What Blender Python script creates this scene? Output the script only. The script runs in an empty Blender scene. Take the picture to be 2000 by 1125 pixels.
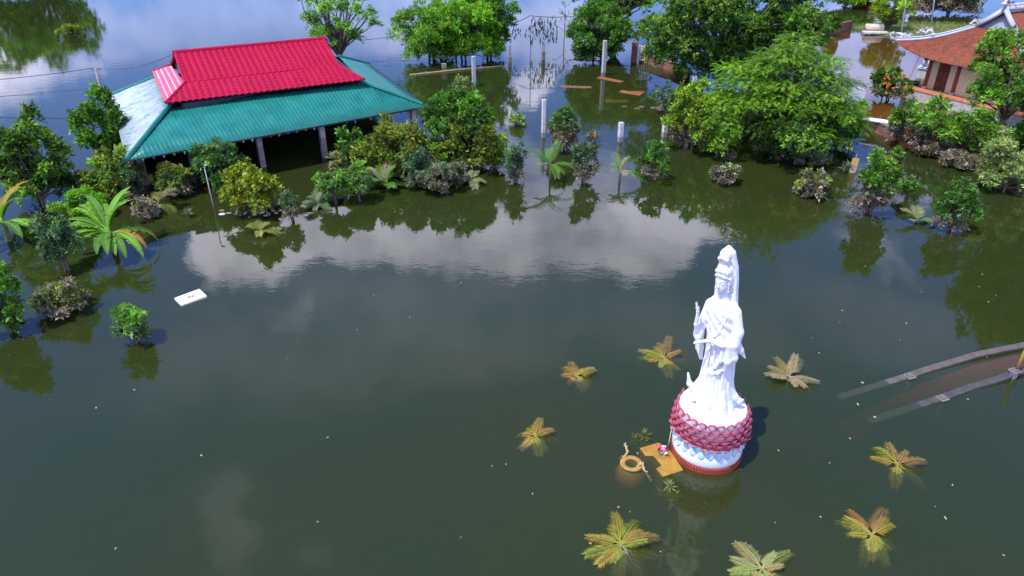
import bpy, bmesh, math, random
import numpy as np
from mathutils import Vector, Matrix
C = bpy.context
scene = C.scene
COL = scene.collection
R = math.radians

# ------------------------------------------------------------------ camera
FPX, PITCH, CAMH = 1400.0, R(29), 12.0      # focal length in px of a 2000 px wide frame
cth, sth = math.cos(PITCH), math.sin(PITCH)
cam = bpy.data.cameras.new('camera')
cam.sensor_width = 36.0
cam.lens = 36.0 * FPX / 2000.0
cam.clip_end = 5000
camo = bpy.data.objects.new('camera', cam)
COL.objects.link(camo)
camo.location = (0, 0, CAMH)
camo.rotation_euler = (R(90) - PITCH, 0, 0)
scene.camera = camo

def ray(x, y):
    u = (x - 1000) / FPX; v = (y - 562.5) / FPX
    return np.array((u, cth - v * sth, -sth - v * cth))
def P(x, y, h=0.0):                       # a pixel of the photograph -> point at height h
    d = ray(x, y)
    t = (h - CAMH) / d[2]
    return np.array((d[0] * t, d[1] * t, h))
def depth(Y, h):
    return Y * cth - (h - CAMH) * sth
def hgt(ybase, ytop):                     # height of something standing at row ybase that ends at row ytop
    Y = P(1000, ybase)[1]; v = (ytop - 562.5) / FPX
    return CAMH - Y * (sth + v * cth) / (cth - v * sth)
def ppm(ybase, h=0.0):
    return FPX / depth(P(1000, ybase)[1], h)
def atx(x, ybase, h=0.0):                 # x coordinate so that a point at height h above row ybase shows at column x
    Y = P(1000, ybase)[1]
    return (x - 1000) / FPX * depth(Y, h)

# ------------------------------------------------------------------ light, sky
SUN_EL, SUN_AZ = R(64), (-0.80, -0.60)
sd = Vector((SUN_AZ[0] * math.cos(SUN_EL), SUN_AZ[1] * math.cos(SUN_EL), math.sin(SUN_EL)))
sl = bpy.data.lights.new('sun', 'SUN')
sl.energy = 4.8
sl.angle = R(0.5)
sl.color = (1.0, 0.965, 0.90)
so = bpy.data.objects.new('sun', sl)
COL.objects.link(so)
so.rotation_euler = (-sd).to_track_quat('-Z', 'Y').to_euler()
so.location = (-30, -30, 60)

world = bpy.data.worlds.new('World')
scene.world = world
world.use_nodes = True
wt = world.node_tree
wt.nodes.clear()
def wn(t, **k):
    n = wt.nodes.new(t)
    for a, b in k.items(): setattr(n, a, b)
    return n
def wl(a, b): wt.links.new(a, b)
def wmath(op, a, b=None, c=None, clamp=False):
    n = wn('ShaderNodeMath', operation=op); n.use_clamp = clamp
    for i, q in enumerate((a, b, c)):
        if q is None: continue
        if isinstance(q, (int, float)): n.inputs[i].default_value = q
        else: wl(q, n.inputs[i])
    return n.outputs[0]
sky = wn('ShaderNodeTexSky', sky_type='NISHITA')
sky.sun_disc = False
sky.sun_elevation = SUN_EL
sky.sun_rotation = math.atan2(SUN_AZ[0], SUN_AZ[1])
sky.air_density = 1.0; sky.dust_density = 0.6; sky.ozone_density = 2.0
tc = wn('ShaderNodeTexCoord')
def wnoise(scale, detail, rough, off):
    m = wn('ShaderNodeMapping'); m.inputs['Location'].default_value = (off, off * 1.7, off * .3)
    m.inputs['Scale'].default_value = (1, 1, 1.6)
    wl(tc.outputs['Generated'], m.inputs['Vector'])
    n = wn('ShaderNodeTexNoise'); n.inputs['Scale'].default_value = scale
    n.inputs['Detail'].default_value = detail; n.inputs['Roughness'].default_value = rough
    wl(m.outputs[0], n.inputs['Vector'])
    return n
sep = wn('ShaderNodeSeparateXYZ'); wl(tc.outputs['Generated'], sep.inputs[0])
nzA = wnoise(7, 9, .64, 3.1); nzB = wnoise(7, 9, .64, 11.7)
AZ = wmath('ADD', wmath('ARCTAN2', sep.outputs[0], sep.outputs[1]), wmath('MULTIPLY', wmath('SUBTRACT', nzA.outputs[0], .5), .30))
EL = wmath('ADD', wmath('ARCSINE', sep.outputs[2]), wmath('MULTIPLY', wmath('SUBTRACT', nzB.outputs[0], .5), .17))
def azel(x, y):
    d = ray(x, y); d = d / np.linalg.norm(d)
    return math.atan2(d[0], d[1]), math.asin(-d[2])
# clouds, by the place where the flood mirrors them: column, row, half width, half height, density, edge softness
CLOUDS = [(430, 470, 120, 85, 1.0, .60), (560, 455, 140, 95, 1.0, .60), (690, 450, 150, 85, 1.0, .60), (830, 450, 150, 95, 1.0, .60),
          (970, 460, 150, 105, 1.0, .60), (1110, 450, 130, 95, 1.0, .60), (1240, 455, 140, 90, 1.0, .60), (1370, 440, 120, 55, 1.0, .60),
          (900, 400, 520, 75, .62, .8), (1000, 330, 420, 70, .40, .9), (1650, 350, 260, 60, .35, .9), (1720, 490, 110, 40, .22, .9),
          (1010, 172, 60, 30, .9, .5), (940, 215, 60, 36, .9, .5), (1080, 90, 130, 90, .32, .9), (760, 40, 300, 100, .28, .9), (430, 40, 260, 90, .20, .9), (230, 60, 150, 60, .20, .9),
          (150, 130, 200, 26, .20, .9), (60, 180, 160, 20, .35, .8), (1720, 160, 160, 90, .40, .9), (1650, 60, 200, 60, .36, .9), (750, 650, 620, 170, .20, 1.0), (1350, 640, 300, 110, .12, 1.0), (1750, 640, 260, 110, .10, 1.0),
          (575, 605, 60, 34, .36, .8), (500, 585, 60, 25, .16, .8), (1120, 640, 120, 60, .12, .9), (470, 1030, 90, 160, .26, 1.0), (640, 1070, 40, 40, .12, .9)]
mask = None
for (x, y, rx, ry, dens, soft) in CLOUDS:
    a0, e0 = azel(x, y)
    ra = abs(azel(x + rx, y)[0] - azel(x - rx, y)[0]) / 2; re = abs(azel(x, y + ry)[1] - azel(x, y - ry)[1]) / 2
    dx = wmath('MULTIPLY', wmath('SUBTRACT', AZ, a0), 1 / ra)
    dy = wmath('MULTIPLY', wmath('SUBTRACT', EL, e0), 1 / re)
    d2 = wmath('ADD', wmath('MULTIPLY', dx, dx), wmath('MULTIPLY', dy, dy))
    mr = wn('ShaderNodeMapRange', interpolation_type='SMOOTHSTEP')
    mr.inputs['From Min'].default_value = 1.0; mr.inputs['From Max'].default_value = 1.0 - soft
    mr.inputs['To Max'].default_value = dens
    wl(d2, mr.inputs['Value'])
    mask = mr.outputs[0] if mask is None else wmath('MAXIMUM', mask, mr.outputs[0])
# a bright unseen cloud bank low in the north-west, added to whiten the left roof slope, and scattered cloud over the rest of the sky
for (a0, e0, ra, re, dens, soft) in [(R(-50), R(8), R(18), R(9), 1.0, .5), (R(-85), R(20), R(22), R(12), .9, .6), (R(120), R(30), R(40), R(15), .8, .6),
                                     (R(75), R(18), R(20), R(10), .8, .6), (R(-150), R(35), R(30), R(15), .7, .6)]:
    dx = wmath('MULTIPLY', wmath('SUBTRACT', AZ, a0), 1 / ra)
    dy = wmath('MULTIPLY', wmath('SUBTRACT', EL, e0), 1 / re)
    d2 = wmath('ADD', wmath('MULTIPLY', dx, dx), wmath('MULTIPLY', dy, dy))
    mr = wn('ShaderNodeMapRange', interpolation_type='SMOOTHSTEP')
    mr.inputs['From Min'].default_value = 1.0; mr.inputs['From Max'].default_value = 1.0 - soft
    mr.inputs['To Max'].default_value = dens
    wl(d2, mr.inputs['Value'])
    mask = wmath('MAXIMUM', mask, mr.outputs[0])
nzC = wnoise(8, 9, .62, 5.5)
vary = wn('ShaderNodeMapRange'); vary.inputs['From Min'].default_value = .34; vary.inputs['From Max'].default_value = .66
vary.inputs['To Min'].default_value = .44; vary.inputs['To Max'].default_value = 1.3
wl(nzC.outputs[0], vary.inputs['Value'])
mask = wmath('MINIMUM', wmath('MULTIPLY', mask, vary.outputs[0]), 1.15)
tint = wn('ShaderNodeMix', data_type='RGBA', blend_type='MULTIPLY'); tint.inputs[0].default_value = 1
wl(sky.outputs[0], tint.inputs[6]); tint.inputs[7].default_value = (.84, 1.05, 1.95, 1)
mx = wn('ShaderNodeMix', data_type='RGBA'); mx.clamp_factor = False
wl(mask, mx.inputs[0]); wl(tint.outputs[2], mx.inputs[6]); mx.inputs[7].default_value = (18.6, 18.0, 22.6, 1)
bg = wn('ShaderNodeBackground'); bg.inputs['Strength'].default_value = 0.15
wl(mx.outputs[2], bg.inputs['Color'])
wo = wn('ShaderNodeOutputWorld'); wl(bg.outputs[0], wo.inputs['Surface'])

scene.view_settings.view_transform = 'Standard'
scene.view_settings.look = 'None'
scene.view_settings.gamma = 1.0
scene.view_settings.exposure = 0.10
scene.render.engine = 'CYCLES'
scene.cycles.max_bounces = 8
scene.cycles.transparent_max_bounces = 12
scene.cycles.volume_bounces = 0

# ------------------------------------------------------------------ helpers
def tag(o, label=None, cat=None, group=None, kind=None):
    if label: o['label'] = label
    if cat: o['category'] = cat
    if group: o['group'] = group
    if kind: o['kind'] = kind
    return o
def empty(name, loc, label=None, cat=None, group=None, rz=0):
    o = bpy.data.objects.new(name, None)
    o.empty_display_size = .2
    COL.objects.link(o)
    o.location = tuple(float(q) for q in loc); o.rotation_euler = (0, 0, rz)
    return tag(o, label, cat, group)
def kids(o): return [c for c in bpy.data.objects if c.parent == o]
def copy_tree(o, parent=None):
    c = o.copy(); COL.objects.link(c); c.parent = parent
    for ch in kids(o): copy_tree(ch, c)
    return c

class MB:
    """collects vertices, faces and face colours of ONE mesh"""
    def __init__(self): self.v = []; self.f = []; self.c = []; self.n = 0
    def add(self, verts, faces, col=(.5, .5, .5)):
        verts = np.asarray(verts, float).reshape(-1, 3); off = self.n
        self.v.append(verts); self.n += len(verts)
        col = np.asarray(col, float)
        for i, fc in enumerate(faces):
            self.f.append(tuple(int(q) + off for q in fc))
        if col.ndim == 1: col = np.tile(col, (len(faces), 1))
        self.c.append(col)
    def box(self, c, s, col=(.5, .5, .5), M=None):
        x, y, z = [q / 2 for q in s]
        v = np.array([(a, b, d) for d in (-z, z) for b in (-y, y) for a in (-x, x)])
        if M is not None: v = v @ np.array(M.to_3x3()).T
        self.add(v + np.array(c), [(0, 2, 3, 1), (4, 5, 7, 6), (0, 1, 5, 4), (2, 6, 7, 3), (0, 4, 6, 2), (1, 3, 7, 5)], col)
    def prism(self, pts, z0, z1, col=(.5, .5, .5)):
        n = len(pts); a = 0
        for i in range(n): a += pts[i][0] * pts[(i + 1) % n][1] - pts[(i + 1) % n][0] * pts[i][1]
        pts = list(pts) if a > 0 else list(pts)[::-1]
        lo = [z0] * n if np.isscalar(z0) else z0; hi = [z1] * n if np.isscalar(z1) else z1
        v = [(p[0], p[1], l) for p, l in zip(pts, lo)] + [(p[0], p[1], h) for p, h in zip(pts, hi)]
        f = [tuple(range(n - 1, -1, -1)), tuple(range(n, 2 * n))] + [(i, (i + 1) % n, n + (i + 1) % n, n + i) for i in range(n)]
        self.add(v, f, col)
    def tube(self, pts, rad, n=8, col=(.5, .5, .5), caps=True):
        pts = np.asarray(pts, float); m = len(pts)
        rad = [rad] * m if np.isscalar(rad) else rad
        V = []; t0 = None
        for i in range(m):
            t = pts[min(i + 1, m - 1)] - pts[max(i - 1, 0)]; t = t / (np.linalg.norm(t) + 1e-9)
            if t0 is None:
                a = np.cross(t, (0, 0, 1.0));
                if np.linalg.norm(a) < .1: a = np.cross(t, (1.0, 0, 0))
            else:
                a = t0 - t * np.dot(t0, t)
            a = a / (np.linalg.norm(a) + 1e-9); t0 = a; b = np.cross(t, a)
            for k in range(n):
                q = 2 * math.pi * k / n
                V.append(pts[i] + rad[i] * (math.cos(q) * a + math.sin(q) * b))
        F = [(i * n + k, i * n + (k + 1) % n, (i + 1) * n + (k + 1) % n, (i + 1) * n + k) for i in range(m - 1) for k in range(n)]
        if caps: F += [tuple(range(n - 1, -1, -1)), tuple((m - 1) * n + k for k in range(n))]
        self.add(V, F, col)
    def lathe(self, prof, n=48, c=(0, 0, 0), col=(.5, .5, .5), capb=True, capt=True):
        V = [(c[0] + r * math.cos(2 * math.pi * k / n), c[1] + r * math.sin(2 * math.pi * k / n), c[2] + z) for r, z in prof for k in range(n)]
        m = len(prof)
        F = [(i * n + k, i * n + (k + 1) % n, (i + 1) * n + (k + 1) % n, (i + 1) * n + k) for i in range(m - 1) for k in range(n)]
        if capb: F.append(tuple(range(n - 1, -1, -1)))
        if capt: F.append(tuple((m - 1) * n + k for k in range(n)))
        self.add(V, F, col)
    def ball(self, c, r, col=(.5, .5, .5), n=10, m=7, M=None):
        r = np.array((r, r, r) if np.isscalar(r) else r)
        V = [(0, 0, 1.0)] + [(math.sin(math.pi * j / m) * math.cos(2 * math.pi * k / n), math.sin(math.pi * j / m) * math.sin(2 * math.pi * k / n), math.cos(math.pi * j / m)) for j in range(1, m) for k in range(n)] + [(0, 0, -1.0)]
        V = np.array(V) * r
        if M is not None: V = V @ np.array(M.to_3x3()).T
        F = [(0, 1 + k, 1 + (k + 1) % n) for k in range(n)]
        for j in range(m - 2):
            F += [(1 + j * n + k, 1 + (j + 1) * n + k, 1 + (j + 1) * n + (k + 1) % n, 1 + j * n + (k + 1) % n) for k in range(n)]
        L = len(V) - 1; b = 1 + (m - 2) * n
        F += [(b + k, L, b + (k + 1) % n) for k in range(n)]
        self.add(V + np.array(c), F, col)
    def build(self, name, mat, parent=None, smooth=False, loc=None, bevel=0, origin=None):
        V = np.concatenate(self.v); Cc = np.concatenate(self.c)
        if origin is not None: V = V - np.array(origin)
        me = bpy.data.meshes.new(name)
        me.from_pydata(V.tolist(), [], self.f)
        at = me.attributes.new('Col', 'FLOAT_COLOR', 'FACE')
        at.data.foreach_set('color', np.concatenate([Cc, np.ones((len(Cc), 1))], 1).astype(np.float32).ravel())
        if smooth: me.polygons.foreach_set('use_smooth', [True] * len(me.polygons))
        me.materials.append(mat)
        o = bpy.data.objects.new(name, me); COL.objects.link(o)
        if parent is not None: o.parent = parent
        if origin is not None: o.location = tuple(float(q) for q in origin)
        if loc is not None: o.location = tuple(float(q) for q in loc)
        if bevel:
            b = o.modifiers.new('bevel', 'BEVEL'); b.width = bevel; b.segments = 2; b.limit_method = 'ANGLE'; b.angle_limit = R(40)
        return o

def quads(name, V, colr, mat, parent=None, loc=None):
    """a mesh of separate four-cornered leaves: V is N x 4 x 3"""
    N = len(V)
    me = bpy.data.meshes.new(name)
    me.vertices.add(N * 4); me.vertices.foreach_set('co', V.astype(np.float32).ravel())
    me.loops.add(N * 4); me.loops.foreach_set('vertex_index', np.arange(N * 4, dtype=np.int32))
    me.polygons.add(N); me.polygons.foreach_set('loop_start', np.arange(0, N * 4, 4, dtype=np.int32))
    at = me.attributes.new('Col', 'FLOAT_COLOR', 'FACE')
    at.data.foreach_set('color', np.concatenate([colr, np.ones((N, 1))], 1).astype(np.float32).ravel())
    me.materials.append(mat)
    me.update(calc_edges=True); me.validate()
    o = bpy.data.objects.new(name, me); COL.objects.link(o)
    if parent is not None: o.parent = parent
    if loc is not None: o.location = tuple(float(q) for q in loc)
    return o

# ------------------------------------------------------------------ materials
class NT:
    def __init__(self, name):
        self.m = bpy.data.materials.new(name); self.m.use_nodes = True
        self.t = self.m.node_tree; self.t.nodes.clear()
        self.out = self.t.nodes.new('ShaderNodeOutputMaterial')
    def n(self, t, **k):
        q = self.t.nodes.new(t)
        for a, b in k.items():
            if hasattr(q, a): setattr(q, a, b)
        return q
    def l(self, a, b): self.t.links.new(a, b)
    def noise(self, scale, detail=4, rough=.55, vec=None, stretch=None):
        q = self.n('ShaderNodeTexNoise'); q.inputs['Scale'].default_value = scale
        q.inputs['Detail'].default_value = detail; q.inputs['Roughness'].default_value = rough
        c = self.n('ShaderNodeTexCoord'); src = c.outputs['Object'] if vec is None else vec
        if stretch:
            mp = self.n('ShaderNodeMapping'); mp.inputs['Scale'].default_value = stretch
            self.l(src, mp.inputs[0]); src = mp.outputs[0]
        self.l(src, q.inputs['Vector'])
        return q.outputs[0]
    def ramp(self, fac, lo, hi, a, b):
        q = self.n('ShaderNodeMapRange'); q.inputs['From Min'].default_value = lo; q.inputs['From Max'].default_value = hi
        q.inputs['To Min'].default_value = a; q.inputs['To Max'].default_value = b
        self.l(fac, q.inputs[0]); return q.outputs[0]
    def mix(self, fac, a, b, blend='MIX'):
        q = self.n('ShaderNodeMix', data_type='RGBA', blend_type=blend)
        for i, s in ((0, fac), (6, a), (7, b)):
            if hasattr(s, 'is_output'): self.l(s, q.inputs[i])
            elif isinstance(s, (int, float)): q.inputs[i].default_value = s
            else: q.inputs[i].default_value = tuple(s) + (1,) if len(s) == 3 else s
        return q.outputs[2]
    def bsdf(self, col, rough=.6, spec=.5, metal=0, bump=None, bstr=.2, bdist=.02, coat=0):
        b = self.n('ShaderNodeBsdfPrincipled')
        if hasattr(col, 'is_output'): self.l(col, b.inputs['Base Color'])
        else: b.inputs['Base Color'].default_value = tuple(col) + (1,)
        if hasattr(rough, 'is_output'): self.l(rough, b.inputs['Roughness'])
        else: b.inputs['Roughness'].default_value = rough
        b.inputs['Specular IOR Level'].default_value = spec; b.inputs['Metallic'].default_value = metal
        b.inputs['Coat Weight'].default_value = coat
        if bump is not None:
            q = self.n('ShaderNodeBump'); q.inputs['Strength'].default_value = bstr; q.inputs['Distance'].default_value = bdist
            self.l(bump, q.inputs['Height']); self.l(q.outputs[0], b.inputs['Normal'])
        self.l(b.outputs[0], self.out.inputs['Surface'])
        return b

def attr_mat(name, rough=.6, spec=.4, vary=.25, scale=6, bstr=.15):
    """the mesh's own face colours with mottling"""
    t = NT(name); a = t.n('ShaderNodeAttribute'); a.attribute_name = 'Col'
    nz = t.noise(scale, 6, .6)
    c = t.mix(1.0, a.outputs['Color'], t.mix(t.ramp(nz, .3, .7, 0, 1), (1 - vary,) * 3, (1 + vary * .5,) * 3), 'MULTIPLY')
    t.bsdf(c, rough, spec, bump=t.noise(scale * 4, 4), bstr=bstr)
    return t.m
def leaf_mat(name, rough=.42, spec=.5, trans=.28):
    t = NT(name); a = t.n('ShaderNodeAttribute'); a.attribute_name = 'Col'
    b = t.bsdf(a.outputs['Color'], rough, spec)
    tr = t.n('ShaderNodeBsdfTranslucent')
    t.l(t.mix(1.0, a.outputs['Color'], (1.5, 1.6, .6), 'MULTIPLY'), tr.inputs[0])
    m = t.n('ShaderNodeMixShader'); m.inputs[0].default_value = trans
    t.l(b.outputs[0], m.inputs[1]); t.l(tr.outputs[0], m.inputs[2]); t.l(m.outputs[0], t.out.inputs['Surface'])
    return t.m
LEAF = leaf_mat('leaf', .48, .30, .38)
LEAF_SOFT = leaf_mat('soft_leaf', .6, .3, .35)
BARK = attr_mat('bark', .85, .2, .4, 9, .4)
PAINT = attr_mat('painted_surface', .5, .4, .10, 5, .08)
CONC = attr_mat('concrete', .85, .25, .30, 4, .25)
WOOD = attr_mat('wood', .75, .25, .35, 5, .3)

def brick_mat():
    t = NT('brick'); tcn = t.n('ShaderNodeTexCoord')
    mp = t.n('ShaderNodeMapping'); mp.inputs['Rotation'].default_value = (R(90), 0, 0)
    t.l(tcn.outputs['Object'], mp.inputs[0])
    b = t.n('ShaderNodeTexBrick'); b.inputs['Scale'].default_value = 1
    b.inputs['Brick Width'].default_value = .24; b.inputs['Row Height'].default_value = .085; b.inputs['Mortar Size'].default_value = .010
    b.inputs['Color1'].default_value = (.30, .105, .06, 1); b.inputs['Color2'].default_value = (.22, .075, .05, 1); b.inputs['Mortar'].default_value = (.26, .19, .15, 1)
    t.l(mp.outputs[0], b.inputs['Vector'])
    nz = t.noise(2.2, 6, .65)
    c = t.mix(t.ramp(nz, .45, .72, 0, .75), b.outputs['Color'], (.09, .065, .05))
    t.bsdf(c, .9, .2, bump=b.outputs['Fac'], bstr=-.4, bdist=.01)
    return t.m
BRICK = brick_mat()

def water_mat():
    t = NT('flood_water')
    geo = t.n('ShaderNodeNewGeometry')
    # ripples
    n1 = t.noise(.9, 3, .5, geo.outputs['Position'], (1, 1.7, 1)); n2 = t.noise(5.5, 2, .5, geo.outputs['Position'], (1, 1.5, 1))
    n3 = t.noise(.07, 2, .5, geo.outputs['Position'])
    add = t.n('ShaderNodeMath', operation='MULTIPLY_ADD'); t.l(n1, add.inputs[0]); add.inputs[1].default_value = 3.0; t.l(n2, add.inputs[2])
    amp = t.n('ShaderNodeMath', operation='MULTIPLY'); t.l(add.outputs[0], amp.inputs[0]); t.l(t.ramp(n3, .35, .65, .35, 1.0), amp.inputs[1])
    bp = t.n('ShaderNodeBump'); bp.inputs['Strength'].default_value = 1.0; bp.inputs['Distance'].default_value = .0013
    t.l(amp.outputs[0], bp.inputs['Height'])
    fr = t.n('ShaderNodeFresnel'); fr.inputs['IOR'].default_value = 1.46; t.l(bp.outputs[0], fr.inputs['Normal'])
    gl = t.n('ShaderNodeBsdfGlossy'); gl.inputs['Roughness'].default_value = 0.0; t.l(bp.outputs[0], gl.inputs['Normal'])
    # silt held in the water: olive, browner in drifting patches
    silt = t.noise(.11, 5, .6, geo.outputs['Position'])
    df = t.n('ShaderNodeBsdfDiffuse')
    t.l(t.mix(t.ramp(silt, .35, .68, 0, 1), (.042, .068, .016), (.057, .070, .015)), df.inputs[0])
    tr = t.n('ShaderNodeBsdfTransparent')
    m1 = t.n('ShaderNodeMixShader'); m1.inputs[0].default_value = .44
    t.l(tr.outputs[0], m1.inputs[1]); t.l(df.outputs[0], m1.inputs[2])
    m2 = t.n('ShaderNodeMixShader'); t.l(fr.outputs[0], m2.inputs[0])
    t.l(m1.outputs[0], m2.inputs[1]); t.l(gl.outputs[0], m2.inputs[2])
    t.l(m2.outputs[0], t.out.inputs['Surface'])
    va = t.n('ShaderNodeVolumeAbsorption'); va.inputs['Color'].default_value = (.74, .58, .18, 1); va.inputs['Density'].default_value = 5.0
    t.l(va.outputs[0], t.out.inputs['Volume'])
    return t.m

# ------------------------------------------------------------------ the setting: river bed and flood water
t_ = NT('mud_bed'); t_.bsdf(t_.mix(t_.noise(.4, 6), (.06, .05, .03), (.12, .10, .06)), .95, .1); MUD = t_.m
b = MB(); b.box((0, 100, -2.7), (900, 900, .4), (.1, .08, .05)); tag(b.build('ground', MUD), kind='structure')
b = MB(); b.box((0, 100, -1.475), (880, 880, 2.95)); tag(b.build('water', water_mat()), kind='structure')

# ------------------------------------------------------------------ pavilion with teal and red hipped roof
PAV = dict(A=P(246, 314, 1.9), B=P(835, 208, 1.9), C=P(722, 126, 1.9), D=P(216, 186, 1.9))
A_, B_, C_, D_ = [PAV[k] for k in 'ABCD']
cen = (A_ + B_ + C_ + D_) / 4
def unit(v): v = np.asarray(v, float); return v / np.linalg.norm(v)
def inset(cor, n1, n2, d, h):
    e = unit((n1 - cor)[:2]) + unit((n2 - cor)[:2])
    return np.array((cor[0] + e[0] * d, cor[1] + e[1] * d, h))
def clip_sheet(o, me_bm, planes):
    for co, no in planes:
        g = me_bm.verts[:] + me_bm.edges[:] + me_bm.faces[:]
        bmesh.ops.bisect_plane(me_bm, geom=g, plane_co=co, plane_no=no, clear_outer=True)
def roof_sheet(name, mat, E0, E1, T0, T1, prof, nu_m, nv_m, parent, thick=.012):
    """sheet metal slope: eave E0-E1, upper edge T0-T1 (E0 below T0), prof(u, v) = relief in metres"""
    E0, E1, T0, T1 = [np.asarray(q, float) for q in (E0, E1, T0, T1)]
    ex = unit(E1 - E0); up = (T0 + T1) / 2 - (E0 + E1) / 2; up = up - ex * np.dot(up, ex)
    Lv = np.linalg.norm(up); ey = up / Lv; nz = np.cross(ex, ey)
    if nz[2] < 0: nz = -nz
    us = [np.dot(q - E0, ex) for q in (E0, E1, T0, T1)]
    u0, u1 = min(us) - .3, max(us) + .3; v0, v1 = -.3, Lv + .3
    nu = int((u1 - u0) / nu_m) + 1; nv = max(2, int((v1 - v0) / nv_m) + 1)
    U, Vv = np.meshgrid(np.linspace(u0, u1, nu), np.linspace(v0, v1, nv))
    t_ = Vv / Lv; uL = us[0] * (1 - t_) + us[2] * t_; uR = us[1] * (1 - t_) + us[3] * t_; s_ = (U - uL) / np.maximum(uR - uL, .05)
    warp = t_ * (np.dot(T0 - E0, nz) * (1 - s_) + np.dot(T1 - E0, nz) * s_) * np.clip(uR - uL, 0, 1)
    pts = E0 + U[..., None] * ex + Vv[..., None] * ey + (prof(U, Vv) + warp)[..., None] * nz
    bm = bmesh.new()
    vs = [[bm.verts.new(pts[j, i]) for i in range(nu)] for j in range(nv)]
    flip = np.dot(np.cross(ex, ey), (0, 0, 1)) < 0
    for j in range(nv - 1):
        for i in range(nu - 1):
            q = (vs[j][i], vs[j][i + 1], vs[j + 1][i + 1], vs[j + 1][i])
            bm.faces.new(q[::-1] if flip else q)
    ring = [E0, E1, T1, T0]; cc = sum(ring) / 4
    for k in range(4):
        a, d = ring[k], ring[(k + 1) % 4]; e = d - a; no = np.cross(e, nz); no = no / np.linalg.norm(no)
        if np.dot(no, cc - a) > 0: no = -no
        clip_sheet(None, bm, [(Vector(a), Vector(no))])
    me = bpy.data.meshes.new(name); bm.to_mesh(me); bm.free()
    me.polygons.foreach_set('use_smooth', [True] * len(me.polygons))
    me.materials.append(mat); o = bpy.data.objects.new(name, me); COL.objects.link(o); o.parent = parent
    sm = o.modifiers.new('sheet', 'SOLIDIFY'); sm.thickness = thick; sm.offset = -1
    return o
def metal_paint(name, c1, c2, rough, spec, coat, speck=.35):
    t = NT(name)
    nz = t.noise(1.1, 6, .6); fine = t.noise(22, 3, .6)
    c = t.mix(t.ramp(nz, .3, .72, 0, 1), c1, c2)
    c = t.mix(t.ramp(fine, .62, .8, 0, speck), c, (.45, .42, .38))
    b = t.bsdf(c, t.ramp(nz, .3, .7, rough, rough + .12), spec, coat=coat)
    b.inputs['IOR'].default_value = 1.6; b.inputs['Coat IOR'].default_value = 1.8; b.inputs['Coat Roughness'].default_value = .12
    return t.m
TEAL = metal_paint('teal_sheet_metal', (.005, .125, .098), (.013, .195, .152), .40, .25, .04)
t_ = NT('glare_whitened_sheet'); st_ = t_.noise(2.2, 4, .6, None, (.25, 1.0, 1)); st2 = t_.noise(3.2, 3, .6, None, (.3, 1.0, 1))  # sky glare on the left slope, put into the sheet's pale colour
_b = t_.bsdf(t_.mix(t_.ramp(st2, .52, .64, 0, .75), t_.mix(t_.ramp(st_, .40, .62, 0, 1), (.40, .45, .46), (.31, .39, .40)), (.08, .21, .21)), .38, .30, coat=.0); PALE_GLARE = t_.m
t_ = NT('red_sheet_metal_with_glints'); a_ = t_.n('ShaderNodeAttribute'); a_.attribute_name = 'edge'
t_.bsdf(t_.mix(a_.outputs['Fac'], t_.mix(t_.noise(1.5, 5), (.42, .02, .06), (.58, .10, .14)), (.78, .58, .62)), .40, .4, coat=.1); RED_GLINT = t_.m  # whitish glint on the tile edges is mixed into the base colour
RED = metal_paint('red_sheet_metal', (.31, .003, .027), (.40, .006, .042), .5, .10, 0, .05)
def rib(U, V):
    w = (U / .19) % 1.0
    return .022 * np.clip(1 - np.abs(w - .5) * 3.4 + .25, 0, 1)
def tile(U, V):
    w = np.abs(np.sin(math.pi * U / .30)); s = (V / .26 + .10 * w) % 1.0
    return .050 * w ** .6 + .045 * (1 - s) - .085 * np.clip(1 - np.abs(s - .03) / .12, 0, 1)

pav = empty('pavilion', (cen[0], cen[1], 0), 'open pavilion with teal sheet metal skirt roof under a crimson tiled upper roof', 'pavilion')
pav_o = np.array((cen[0], cen[1], 0.0))
H1, HR = 3.15, 4.85
T1_ = P(335, 203, H1); T2_ = P(705, 160, H1)
T3_ = inset(C_, B_, D_, 2.6, H1); T4_ = inset(D_, A_, C_, 2.5, H1)
pp = pav_o
def sh(*a): return [np.asarray(q) - pp for q in a]
roof_sheet('roof_slope', TEAL, *sh(A_, B_, T1_, T2_), rib, .19 / 4, 1.2, pav)
roof_sheet('roof_slope', TEAL, *sh(B_, C_, T2_, T3_), rib, .19 / 4, 1.2, pav)
roof_sheet('roof_slope', TEAL, *sh(C_, D_, T3_, T4_), rib, .19 / 4, 1.2, pav)
o = roof_sheet('roof_slope', PALE_GLARE, *sh(D_, A_, T4_, T1_), rib, .19 / 4, 1.2, pav)
o['label'] = 'end slope of sheet metal painted pale for sky glare'
# upper red hip-and-gable roof
r1 = P(324, 203, 3.3); r2 = P(712, 157, 3.3); r4 = P(298, 141, 3.3)
r3 = r2 + (r4 - r1) * .98 + np.array((-.3, .1, 0))
g1 = P(342, 104, HR); g2 = P(632, 77, HR)                   # ridge ends
def on_slope(x, y, ev):                   # where the hips end under the gables: on the straight line from eave to ridge
    rd = unit((g2 - g1)[:2]); nr = np.array((-rd[1], rd[0])); de = abs(np.dot((ev - g1)[:2], nr))
    return min((P(x, y, z) for z in np.arange(3.4, 4.7, .01)), key=lambda q: abs((HR - q[2]) / max(.05, abs(np.dot((q - g1)[:2], nr))) - (HR - 3.3) / de * 1.04))
k1 = on_slope(362, 163, r1); k2 = on_slope(660, 128, r2)
mid = (g1 + g2) / 2
def opp(k): # mirror a front point to the back across the ridge plane
    rd = unit((g2 - g1)[:2]); nr = np.array((-rd[1], rd[0])); d = np.dot((k - g1)[:2], nr)
    return np.array((k[0] - 2 * d * nr[0], k[1] - 2 * d * nr[1], k[2]))
k1b, k2b = opp(k1), opp(k2)
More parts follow.
